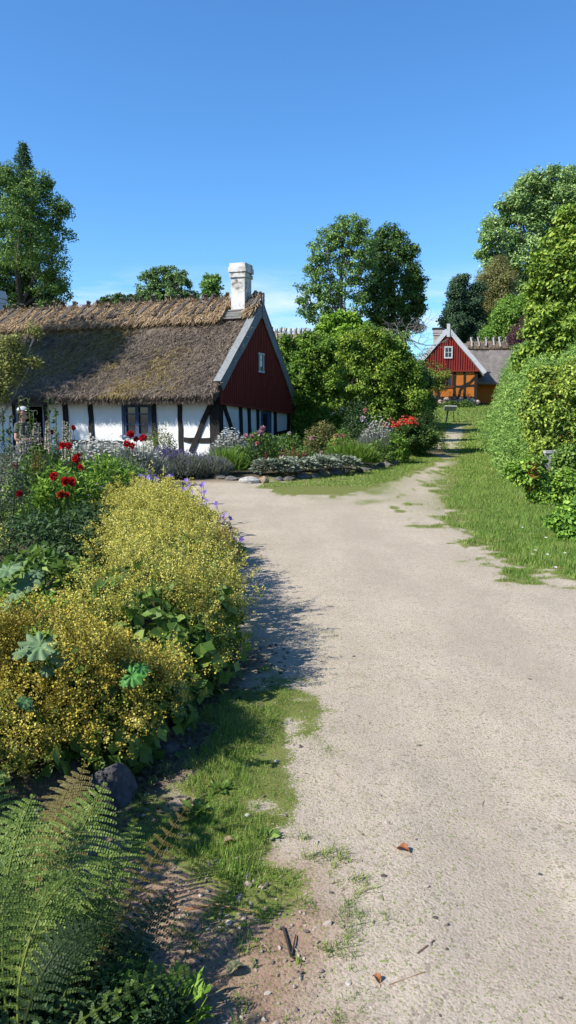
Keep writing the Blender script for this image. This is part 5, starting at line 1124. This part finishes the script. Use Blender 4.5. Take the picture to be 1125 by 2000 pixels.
# crimson astilbe-like spikes
CRM = [(.16, .03, .04), (.28, .06, .07), (.36, .13, .12)]
for i, (px, yt, yb) in enumerate([(548, 880, 905), (556, 876, 902), (566, 882, 906), (574, 872, 900), (582, 880, 904), (592, 884, 908), (600, 878, 905), (620, 885, 912), (628, 880, 908), (635, 888, 914), (520, 880, 900)]):
    spire(px, yt, yb, 20.4 + .12 * i + rng.normal() * .1, CRM if i not in (7, 8) else [(.4, .25, .25), (.55, .42, .4)], 'crimson plume among the row of feathery red spikes above the grey-leaved edging' if i not in (7, 8, 10) else ('pale pinkish plume among the crimson ones' if i != 10 else 'lone crimson plume furthest left, by the rose bush'), .06, 'crimson plumes', 'red_plume', .05)
# grey-leaved edging (lamb's ears)
EAR = [(.12, .16, .1), (.24, .29, .19), (.38, .43, .31), (.52, .56, .45)]
for (px, Y, rx, lb) in [(545, 19.1, .35, 'grey-leaved edging plant next to the tan edging stone'), (580, 19.6, .45, 'grey-leaved edging plant under the crimson plumes, left of the middle gap'), (625, 20.2, .42, 'grey-leaved edging plant in the middle of the stone row'), (662, 20.8, .45, 'broadest grey-leaved edging plant before the iris tuft'), (520, 18.9, .25, 'small grey-leaved plant behind the tan stone')]:
    root = plant_root('lambs_ear', px, Y, lb, 'plant'); l = root.location; m = MB(); n = 620
    a = rng.uniform(0, 6.28, n); r_ = np.sqrt(rng.random(n)) * rx * 1.25; P = np.stack([l[0] + r_ * np.cos(a), l[1] + r_ * .7 * np.sin(a), l[2] + .3 * np.sqrt(np.clip(1 - (r_ / rx / 1.25)**2, 0, 1)) * rng.uniform(.6, 1.1, n) + .04], 1)
    leaves(m, P, np.stack([np.cos(a), np.sin(a), rng.uniform(-.1, .6, n)], 1) + rng.normal(size=(n, 3)) * .3, np.array([0, -.3, 1])[None] + rng.normal(size=(n, 3)) * .3, rng.uniform(.1, .18, n), .065, pal(.5 + .25 * rng.normal(size=n), EAR), .12); local(m.build('foliage', LEAF), root)
# edging stones
def stone(px, py, Y, rx, rz, col, label, seed, name='edging_stone', group=None, ry=None):
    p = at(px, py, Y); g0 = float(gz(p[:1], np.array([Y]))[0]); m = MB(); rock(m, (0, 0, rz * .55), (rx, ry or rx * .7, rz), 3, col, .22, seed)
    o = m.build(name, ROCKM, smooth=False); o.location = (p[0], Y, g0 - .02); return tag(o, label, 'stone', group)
stone(487, 938, 18.0, .26, .13, (.5, .48, .44), 'big pale grey edging boulder at the left end of the flower bed', 1)
stone(514, 938, 18.05, .14, .12, (.5, .36, .24), 'tan edging stone touching the big pale boulder', 2)
ES = [(430, 947, 18.25), (452, 945, 18.2), (545, 941, 18.5), (565, 939, 18.75), (590, 936, 19.1), (610, 934, 19.4), (632, 931, 19.8), (655, 929, 20.2), (676, 926, 20.7), (700, 922, 21.1), (716, 918, 21.6), (730, 914, 22.2), (744, 909, 22.9), (756, 905, 23.7), (768, 900, 24.7)]
for i, (px, py, Y) in enumerate(ES):
    stone(px, py, Y, rng.uniform(.12, .2), rng.uniform(.08, .13), pal(np.array([rng.random()]), [(.09, .085, .08), (.15, .14, .13), (.22, .2, .17)])[0], 'grey field stone in the low edging row of the house bed' , 10 + i, group='edging stones of the house bed')

# ================================================================== foreground
# boulders of the near bed
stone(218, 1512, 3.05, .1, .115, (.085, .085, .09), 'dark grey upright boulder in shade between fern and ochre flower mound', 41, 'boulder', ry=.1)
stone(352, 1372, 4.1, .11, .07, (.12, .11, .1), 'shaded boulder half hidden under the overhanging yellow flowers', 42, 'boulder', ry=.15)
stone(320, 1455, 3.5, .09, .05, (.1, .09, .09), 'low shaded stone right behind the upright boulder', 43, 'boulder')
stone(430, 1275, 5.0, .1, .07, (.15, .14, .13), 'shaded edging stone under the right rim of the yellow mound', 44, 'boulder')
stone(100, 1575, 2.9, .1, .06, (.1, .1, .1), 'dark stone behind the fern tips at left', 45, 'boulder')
# ferns
FERN = [(.05, .1, .016), (.13, .22, .035), (.25, .36, .07), (.42, .52, .15)]
FBR = [(.07, .06, .015), (.13, .11, .025), (.18, .15, .04), (.2, .19, .06)]
def frond(root, P, width, cols, npair=24, name='frond', face=None, droop=.25):
    """P: rachis control points in world space"""
    P = np.array(P, float); t = np.linspace(0, 1, 40); k = len(P) - 1
    # Catmull-Rom
    Q = np.vstack([2 * P[0] - P[1], P, 2 * P[-1] - P[-2]]); C = []
    for u in t:
        s = min(int(u * k), k - 1); f = u * k - s; a, b, c, d = Q[s:s + 4]
        C.append(.5 * ((2 * b) + (-a + c) * f + (2 * a - 5 * b + 4 * c - d) * f * f + (-a + 3 * b - 3 * c + d) * f**3))
    C = np.array(C); T = nrm(np.gradient(C, axis=0)); L = np.linalg.norm(np.diff(C, axis=0), axis=1).sum()
    m = MB(); tube(m, C, np.linspace(.0035, .0008, 40), 5, np.array(cols[2]) * [1.1, .95, .8])
    face = np.array([0, -.75, .65]) if face is None else np.array(face, float)
    for i in range(npair):
        u = .16 + .83 * (i / (npair - 1)); j = u * 39; a = int(j); f = j - a; c = C[a] * (1 - f) + C[min(a + 1, 39)] * f; tt = T[a]
        up = nrm(face - tt * np.dot(face, tt)); sd = np.cross(tt, up); w = width * (np.sin(np.pi * min(1, (u - .1) / .62 * .5 + .02))**.8 if u < .72 else 1) * ((1 - u) / .28 if u > .72 else 1)**.85 * rng.uniform(.92, 1.06)
        w = max(w, .006)
        for s in (-1, 1):
            d0 = nrm(sd * s + tt * .42 + up * rng.normal() * .07); n = max(4, int(w / .0068)); v = (np.arange(n) + .5) / n
            pc = c + d0 * (v * w)[:, None] - np.array([0, 0, 1]) * (v**2 * w * droop)[:, None]; pl = .0132 * (1 - v * .82) * min(1, .45 + w / width * .7) * (width / .13)**.5
            for s2 in (-1, 1):
                dd = nrm(tt * s2 + d0 * .5); Dn = np.tile(dd, (n, 1)) + rng.normal(size=(n, 3)) * .08
                leaves(m, pc, Dn, np.tile(up, (n, 1)) + rng.normal(size=(n, 3)) * .12, pl + .002, w / n * 1.02, pal(.55 + .18 * rng.normal(size=n) + .12 * rng.normal(), cols), .05)
            tube(m, [c, c + d0 * w * .5 - [0, 0, w * droop * .25], c + d0 * w - [0, 0, w * droop]], [.0012, .0009, .0004], 3, cols[2])
    return local(m.build(name, LEAF), root)
def pxs(l): return [at(x, y, Y) for x, y, Y in l]
fern = empty('fern', (*gnd(60, 2080)[:2], 0), 'big arching green fern with light frond tips in the lower left corner', 'fern', )
frond(fern, pxs([(40, 2060, 1.72), (70, 1880, 1.78), (110, 1740, 1.9), (160, 1620, 2.02), (206, 1528, 2.12)]), .12, FERN, 24, face=(.15, -.8, .5))
frond(fern, pxs([(20, 2060, 1.7), (5, 1880, 1.72), (10, 1740, 1.8), (35, 1630, 1.9), (64, 1552, 1.98)]), .11, FERN, 21, face=(.2, -.8, .5))
frond(fern, pxs([(60, 2060, 1.8), (75, 1850, 1.95), (100, 1690, 2.15), (130, 1570, 2.32), (168, 1492, 2.42)]), .12, FBR, 22, face=(-.1, -.7, .6))
frond(fern, pxs([(50, 2060, 1.72), (52, 1860, 1.78), (80, 1690, 1.98), (115, 1585, 2.15), (145, 1512, 2.25)]), .11, FBR, 21, face=(-.3, -.7, .6))
frond(fern, pxs([(80, 2060, 1.75), (150, 1880, 1.88), (215, 1760, 2.05), (255, 1660, 2.2), (258, 1598, 2.28)]), .07, FERN, 19, face=(.3, -.6, .7))
frond(fern, pxs([(90, 2070, 1.72), (180, 1900, 1.86), (250, 1770, 2.04), (310, 1660, 2.2), (375, 1560, 2.36)]), .06, FBR, 21, face=(.2, -.5, .8))
frond(fern, pxs([(100, 2080, 1.74), (190, 1950, 1.84), (255, 1850, 1.95), (300, 1790, 2.04), (345, 1740, 2.12)]), .07, DARKG, 18, face=(.3, -.3, .9))
frond(fern, pxs([(60, 2090, 1.66), (150, 2000, 1.7), (250, 1940, 1.76), (330, 1905, 1.82), (395, 1900, 1.86)]), .045, BEDG, 16, face=(.2, -.4, .9))
frond(fern, pxs([(40, 2100, 1.55), (50, 1990, 1.56), (90, 1890, 1.6), (140, 1830, 1.66), (200, 1800, 1.72)]), .07, DARKG, 18, face=(.1, -.6, .8))
frond(fern, pxs([(-20, 2100, 1.55), (-30, 1980, 1.55), (-20, 1860, 1.6), (5, 1770, 1.66), (40, 1700, 1.72)]), .09, BEDG, 20, face=(.3, -.8, .4))
frond(fern, pxs([(20, 2090, 1.75), (0, 1850, 1.9), (-10, 1690, 2.1), (-15, 1590, 2.25), (-5, 1490, 2.35)]), .11, FERN, 20, face=(.2, -.8, .5))
frond(fern, pxs([(70, 2090, 1.7), (120, 1960, 1.76), (150, 1860, 1.84), (185, 1790, 1.92), (230, 1740, 2.0)]), .075, BEDG, 18, face=(.1, -.6, .8))
frond(fern, pxs([(30, 2080, 1.82), (40, 1880, 1.95), (55, 1750, 2.1), (70, 1660, 2.2), (110, 1600, 2.28)]), .1, FERN, 22, face=(-.1, -.8, .5))
frond(fern, pxs([(70, 2080, 1.78), (110, 1900, 1.9), (165, 1790, 2.02), (205, 1710, 2.12), (225, 1650, 2.2)]), .095, FERN, 22, face=(.1, -.8, .5))
frond(fern, pxs([(40, 2090, 1.64), (35, 1940, 1.68), (60, 1830, 1.74), (100, 1750, 1.82), (150, 1700, 1.88)]), .09, FERN, 20, face=(.2, -.8, .4))
# low leafy undergrowth round the fern
m = MB(); r2 = gnd(120, 2010); root = empty('low_weed', (r2[0], r2[1], 0), 'low dark green weeds growing thickly round the fern foot', 'plant')
for (px, py, r_, h) in [(60, 2040, .2, .2), (150, 2000, .17, .16), (230, 1985, .14, .12), (40, 1950, .2, .3), (130, 1900, .16, .2), (300, 2000, .1, .08), (200, 1900, .12, .12), (-20, 1900, .25, .35)]:
    p = gnd(px, py); mound(m, (p[0], p[1], 0), r_, r_, h, 700, .03, .017, DARKG if rng.random() < .6 else BEDG)
local(m.build('foliage', LEAF), root)
m = MB(); r2 = gnd(330, 1985); root = empty('low_weed', (r2[0], r2[1], 0), 'bright green leafy weed sprig at the bottom edge right of the fern', 'plant')
strap_leaves(m, (r2[0], r2[1], 0), 130, .05, .1, .05, .02, BRIGHT); local(m.build('foliage', LEAF), root)
# rosettes in the shaded grass
for i, (px, py, lb) in enumerate([(385, 1585, 'broad-leaved weed rosette in the shade under the fern tip'), (430, 1545, 'small weed rosette at the sunlit edge of the grass patch'), (520, 1640, 'weed rosette in the thin grass right of the fern'), (450, 1712, 'tiny weed rosette on bare soil')]):
    p = gnd(px, py); root = empty('weed_rosette', (p[0], p[1], 0), lb, 'weed'); m = MB(); strap_leaves(m, (p[0], p[1], .005), 26, .01, .025, .06 if i < 2 else .045, .024, BEDG, up=.35); local(m.build('leaves', LEAF), root)
# dry ivy-like leaves and litter in the shade
n = 5200; x = rng.uniform(-.95, .0, n); y = rng.uniform(2.6, 5.2, n); sd = sdpoly(x, y, BED1); k = (sd > -.05) & (sd < .5) & (rng.random(n) < np.exp(-sd / .25)); x, y = x[k], y[k]; z = gz(x, y); n = len(x)
m = MB(); leaves(m, np.stack([x, y, z + .004], 1), rng.normal(size=(n, 3)) * [1, 1, .25], rng.normal(size=(n, 3)) * .35 + [0, 0, 1], .035, .025, pal(rng.random(n), [(.05, .06, .03), (.1, .1, .06), (.16, .13, .09), (.22, .19, .15)]), .1)
tag(m.build('leaf_litter', LEAF), 'dull fallen leaves littering the shaded strip below the bed', kind='stuff')
# single fallen things on the path
def curled_leaf(px, py, ang, L, W, col, label):
    p = gnd(px, py); m = MB(); n = 9; V = []
    for i in range(n):
        u = i / (n - 1); w_ = W * math.sin(math.pi * min(1, u**.55)) ** .8 * .5 + .0008; x_ = (u - .5) * L; lift = .01 * math.sin(u * 3.1) + .006 * u
        for s in (-1, -.5, 0, .5, 1): V.append([x_, s * w_, .004 + lift + abs(s)**1.5 * w_ * .9 + rng.normal() * .0012])
    Fc = [[i * 5 + k, (i + 1) * 5 + k, (i + 1) * 5 + k + 1, i * 5 + k + 1] for i in range(n - 1) for k in range(4)]
    m.add(V, Fc, np.array(col) * rng.uniform(.75, 1.25, (len(Fc), 1))); tube(m, [[-L / 2, 0, .006], [-L * .75, .004, .008], [-L, .012, .006]], .0012, 4, np.array(col) * .7)
    o = m.build('dry_leaf', LEAF, smooth=True); o.location = (p[0], p[1], float(gz(p[:1], p[1:2])[0])); o.rotation_euler = (0, 0, ang); return tag(o, label, 'leaf')
curled_leaf(788, 1672, -.65, .052, .03, (.34, .12, .05), 'curled rust-orange leaf with a stalk on the bare path')
curled_leaf(460, 1895, .6, .06, .032, (.42, .4, .2), 'pale yellowish curled leaf on the soil near the bottom edge')
curled_leaf(448, 1648, .2, .045, .028, (.4, .28, .18), 'beige dry leaf in the grass beside the fern shadow')
curled_leaf(735, 1915, 2.2, .03, .02, (.36, .15, .06), 'small orange-brown leaf near the bottom of the path')
curled_leaf(325, 1440, .5, .03, .02, (.38, .22, .1), 'small brown leaf lying in the grass patch below the mound')
def stick(pts, r_, col, label, name='twig', extra=()):
    P = [gnd(*p) for p in pts]; P = [np.array([p[0], p[1], float(gz(p[:1], p[1:2])[0]) + r_ * .9 + .003 * (i % 2)]) for i, p in enumerate(P)]; c = P[0]; m = MB(); tube(m, [p - c for p in P], np.linspace(r_, r_ * .5, len(P)), 5, col)
    for e in extra:
        Q = [gnd(*p) for p in e]; tube(m, [np.array([q[0], q[1], float(gz(q[:1], q[1:2])[0]) + r_]) - c for q in Q], [r_ * .8, r_ * .4][:len(Q)] if len(Q) == 2 else np.linspace(r_ * .8, r_ * .3, len(Q)), 4, col)
    o = m.build(name, WOODM); o.location = tuple(c); return tag(o, label, 'twig')
stick([(553, 1815), (562, 1845), (568, 1872), (592, 1878)], .0045, (.05, .04, .035), 'dark forked twig on the soil near the bottom', extra=[[(570, 1868), (578, 1828)]])
stick([(365, 1782), (420, 1774), (495, 1790)], .0028, (.4, .22, .11), 'long straw-brown stem lying across the bare soil')
stick([(650, 1500), (660, 1520), (690, 1540), (722, 1558)], .003, (.28, .16, .1), 'thin brown twig with a side shoot at the gravel edge', extra=[[(665, 1527), (682, 1512)]])
stick([(948, 1560), (943, 1570), (944, 1584)], .003, (.06, .045, .035), 'small hooked dark twig in the middle of the path', extra=[[(944, 1580), (962, 1582)], [(944, 1580), (966, 1577)]])
stick([(505, 1835), (520, 1850), (535, 1866)], .002, (.4, .28, .18), 'short pale straw beside the dark forked twig')
stick([(745, 1745), (750, 1768)], .003, (.07, .05, .04), 'short dark twig upright in the photo below the rust leaf')
stick([(815, 1870), (848, 1845)], .005, (.16, .11, .09), 'stubby grey-brown twig beside small stones')
stick([(760, 1925), (830, 1905)], .004, (.3, .2, .12), 'tuft of dry brown stalks near the bottom of the path', extra=[[(765, 1928), (820, 1914)], [(770, 1922), (815, 1898)]])
stick([(330, 1780), (400, 1778)], .004, (.34, .17, .09), 'reddish bark strip on the bare soil')
for i, (px, py, r_, c, lb) in enumerate([(850, 1800, .011, (.12, .1, .09), 'darkest small stone on the right half of the path'), (838, 1852, .012, (.4, .35, .3), 'pale brown pebble below the dark one'), (1056, 1708, .011, (.1, .1, .1), 'dark flat stone at the right side of the path'), (648, 1745, .011, (.1, .09, .08), 'dark pebble beside a tiny weed'), (483, 1601, .014, (.55, .52, .48), 'whitish stone at the lower end of the grass patch'),
        (480, 1498, .012, (.6, .57, .52), 'white stone chip at the middle edge of the grass patch'), (540, 1488, .013, (.62, .58, .52), 'largest white stone chip right of the grass patch'), (392, 1757, .009, (.55, .48, .42), 'pale pebble on the bare soil'), (680, 1920, .011, (.5, .45, .4), 'pale stone near the bottom edge'), (625, 1895, .011, (.33, .24, .2), 'reddish pebble left of the pale one'), (1035, 1330, .012, (.1, .09, .08), 'dark pebble far up the middle of the path'), (750, 1720, .012, (.09, .08, .08), 'long dark stone below the rust leaf')]):
    p = gnd(px, py); m = MB(); rock(m, (0, 0, r_ * .35), (r_, r_ * .8, r_ * .62), 2, c, .2, 60 + i); o = m.build('small_stone', ROCKM); o.location = (p[0], p[1], float(gz(p[:1], p[1:2])[0])); tag(o, lb, 'stone')
# daisies on the verge
DZ = [(1098, 1048), (1066, 1050), (1103, 1080), (1040, 1083), (1085, 1108), (1069, 1083), (1020, 1030), (1045, 1075)]
for i, (px, py) in enumerate(DZ):
    p = gnd(px, py, .05); root = empty('daisy', (p[0], p[1], 0), 'tiny white daisy in the short verge grass', 'flower', 'daisies in the verge grass'); m = MB(); star(m, np.array([0, 0, .05]), np.array([0, -.4, 1]), .02, (.75, .75, .72), 8); m.build('petals', PETAL, root); m = MB(); tube(m, [(0, 0, 0), (0, 0, .05)], .0015, 3, STEMG); m.build('stem', LEAF, root)
# grey post with top board in the thicket
p = at(1071, 905, 14.6); g0 = float(gz(p[:1], np.array([14.6]))[0]); root = empty('wooden_post', (p[0], 14.6, g0), 'weathered grey post with a short top board half hidden in the thicket at right', 'post')
zt_ = at(1071, 882, 14.6)[2] - g0
m = MB(); beam(m, (0, 0, -.1), (0, 0, zt_ - .03), .15, .05, (1, 0, 0), (.4, .4, .4), 4, .004); m.build('upright', WOODM, root)
m = MB(); box(m, -.085, .36, -.06, .06, zt_ - .03, zt_ + .02, (.5, .5, .48)); m.build('top_board', WOODM, root)
tree('bramble_shrub', 'dark leafy bramble growing up between the grey post and the right edge', 'shrub', 1105, 14.2, [(1080, 930, 10, -.3), (1050, 900, 9), (1100, 905, 14), (1112, 890, 16), (1095, 925, 14), (1120, 915, 20), (1130, 890, 22), (1088, 938, 10), (1062, 940, 10), (1048, 925, 10), (1092, 895, 8), (1110, 935, 18)], [(.02, .05, .012), (.045, .09, .02), (.08, .14, .03), (.13, .19, .05)], .07, sub=45, leaf=18, srad=.07, W=.045, trunk_r=.02, limbs=6, shell=.5)
# unseen shrubs added left of the picture to shade the fern foot
for x_, y_, h_, lb in ((-1.75, 2.25, 1.3, 'unseen leafy shrub added for shade beside the fern, just left of the picture, nearer the mound'), (-1.5, 1.6, .9, 'unseen leafy shrub added for shade left of the fern, nearest the viewer')):
    root = empty('garden_shrub', (x_, y_, 0), lb, 'shrub'); m = MB(); mound(m, (x_, y_, 0), .5, .5, h_, 3200, .07, .04, BEDG); local(m.build('foliage', LEAF), root)
# sign on the lawn
Y = 54.0; p = at(874, 822, Y); g0 = float(tz(p[0], Y)); root = empty('info_sign', (p[0], Y, g0), 'small pale slanted board on a dark post on the lawn before the red house', 'sign')
h = at(876, 795, Y)[2] - g0
m = MB(); beam(m, (-.1, 0, -.05), (.04, 0, h), .1, .08, (1, 0, 0), (.03, .03, .03)); m.build('post', MATTE, root)
m = MB(); beam(m, (-.3, -.25, h - .08), (.55, -.25, h - .1), .05, .5, (0, 1, 1.2), (.62, .62, .6)); m.build('board', MATTE, root)
m = MB(); beam(m, (.45, .1, 0), (.45, .1, h - .15), .04, .04, (1, 0, 0), (.05, .05, .05)); m.build('thin_post', MATTE, root)
# small climbing tree and low plants at the far house
tree('espalier_tree', 'small twisted tree trained against the far ochre wall', 'tree', 855, 64.5, [(845, 735, 10), (858, 740, 12), (868, 733, 8), (850, 752, 10), (838, 728, 7), (862, 755, 8), (875, 730, 6)], [(.05, .08, .015), (.09, .13, .025), (.14, .17, .04), (.18, .13, .05)], .16, sub=26, leaf=16, srad=.2, trunk_r=.12, shell=.3, limbs=7)
for px, lb in ((845, 'low plants left along the far house foundation'), (880, 'low plants in the middle of the far house foundation'), (908, 'low plants right along the far house foundation')):
    p = at(px, 785, 64.6); g0 = float(tz(p[0], 64.6)); root = empty('foundation_plant', (p[0], 64.6, g0), lb, 'plant'); m = MB(); mound(m, (p[0], 64.6, g0 - .05), .8, .4, .6, 900, .14, .07, BEDG); local(m.build('foliage', LEAF), root)

# ================================================================== the man behind the flowers
def skin_mesh(name, joints, bones, mat, parent, sub=2, root_i=0):
    me = bpy.data.meshes.new(name); me.from_pydata([j[0] for j in joints], bones, []); o = bpy.data.objects.new(name, me); COL.objects.link(o); o.parent = parent
    md = o.modifiers.new('skin', 'SKIN'); md.use_smooth_shade = True
    for i, j in enumerate(joints):
        v = me.skin_vertices[0].data[i]; r_ = j[1]; v.radius = (r_, r_) if np.isscalar(r_) else r_; v.use_root = (i == root_i)
    s_ = o.modifiers.new('sub', 'SUBSURF'); s_.levels = sub; s_.render_levels = sub
    dg = bpy.context.evaluated_depsgraph_get(); ev = o.evaluated_get(dg); nm = bpy.data.meshes.new_from_object(ev); o.modifiers.clear(); o.data = nm; nm.materials.clear(); nm.materials.append(mat)
    for p_ in nm.polygons: p_.use_smooth = True
    return o
SKIN = plain('skin', (.52, .3, .22), .55); SHIRT = plain('grey_green_shirt', (.07, .085, .075), .9); TROU = plain('dark_trousers', (.1, .1, .11), .9); CAPM = plain('grey_cap', (.55, .56, .58), .8); HAIRM = plain('brown_hair', (.08, .045, .03), .6)
PY_ = 15.4; hp = at(42, 795, PY_); g0 = float(gz(hp[:1], np.array([PY_]))[0]); HT = hp[2] - g0
man = empty('person', (hp[0], PY_, g0), 'man in grey-green t-shirt and pale cap standing half hidden behind the tall flowers', 'person', rz=R(-10))
k = HT / 1.78
J = []; B_ = []
def j(x, y, z, r_, par=None):
    J.append(((x * k, y * k, z * k), r_ * k if np.isscalar(r_) else (r_[0] * k, r_[1] * k))); i = len(J) - 1
    if par is not None: B_.append((par, i))
    return i
# faces +x (to the right in the picture)
pel = j(0, 0, .95, (.13, .11)); sp1 = j(.0, 0, 1.12, (.125, .105), pel); ch = j(.0, 0, 1.3, (.14, .115), sp1); nk0 = j(-.01, 0, 1.45, .075, ch); nk = j(.005, 0, 1.52, .055, nk0); hd0 = j(.02, 0, 1.6, (.075, .07), nk); hd1 = j(.025, 0, 1.68, (.1, .078), hd0); hd2 = j(.015, 0, 1.75, (.075, .065), hd1)
ns = j(.118, 0, 1.655, .016, hd1); chn = j(.085, 0, 1.58, .03, hd0)
for s in (-1, 1):
    sh = j(0, s * .17, 1.41, .062, ch); el = j(-.03 if s < 0 else -.02, s * .22, 1.13, .045, sh); wr = j(.2, s * .17, 1.13, .03, el); pm = j(.27, s * .155, 1.14, (.038, .02), wr)
    j(pel and .005, s * .078, 1.655, .018, hd1)
    for f, (dx, dz, ln) in enumerate(((.03, .03, .07), (.034, .012, .08), (.034, -.008, .075), (.03, -.026, .06))):
        a = j(.27 + dx, s * .15, 1.14 + dz, .0095, pm); b = j(.27 + dx + ln * .5, s * .135, 1.14 + dz - .004, .0088, a); j(.27 + dx + ln * .9, s * .12, 1.14 + dz - .02, .0075, b)
    a = j(.245, s * .135, 1.17, .011, pm); j(.275, s * .115, 1.19, .009, a)
    hp_ = j(0, s * .09, .88, .095, pel); kn = j(.02, s * .1, .48, .06, hp_); an = j(-.01, s * .1, .09, .042, kn); j(.14, s * .11, .035, (.045, .03), an)
body = skin_mesh('body', J, B_, SKIN, man)
# clothes
def sub_skin(name, idx, grow, mat):
    mp = {i: n for n, i in enumerate(idx)}; jj = [(J[i][0], tuple(np.array(J[i][1]) + grow * k) if not np.isscalar(J[i][1]) else J[i][1] + grow * k) for i in idx]; bb = [(mp[a], mp[b]) for a, b in B_ if a in mp and b in mp]
    return skin_mesh(name, jj, bb, mat, man)
shl = [i for i, q in enumerate(J) if abs(abs(q[0][1]) - .17 * k) < 1e-6 and q[0][2] > 1.38 * k]; els = [b for a, b in B_ if a in shl]
mid = {}
J2 = list(J); 
for a, b in list(zip(shl, els)):
    J.append((tuple((np.array(J[a][0]) * .38 + np.array(J[b][0]) * .62)), .058 * k)); B_.append((a, len(J) - 1)); mid[a] = len(J) - 1
sub_skin('t_shirt', [pel, sp1, ch, nk0] + shl + list(mid.values()), .022, SHIRT)
hips = [b for a, b in B_ if a == pel and b != sp1]; kns = [b for a, b in B_ if a in hips]; ans = [b for a, b in B_ if a in kns]
sub_skin('trousers', [sp1, pel] + hips + kns + ans, .018, TROU)
def dome(name, c, r_, z0, mat, sub=3, brim=None):
    V, Fc = ico(sub); V = V.copy(); keep = (V[Fc][:, :, 2] > z0).all(1); m = MB(); m.add(V * np.array(r_) * k + np.array(c) * k, Fc[keep])
    if brim: beam(m, (np.array(c) + [r_[0] * .8, 0, .0]) * k, (np.array(c) + [r_[0] * 1.75, 0, -.015]) * k, .15 * k, .012, (0, 1, 0))
    o = m.build(name, mat, man, smooth=True); return o
dome('hair', (.008, 0, 1.685), (.108, .09, .105), -.35, HAIRM); dome('cap', (.018, 0, 1.715), (.116, .098, .085), -.05, CAPM, brim=True)
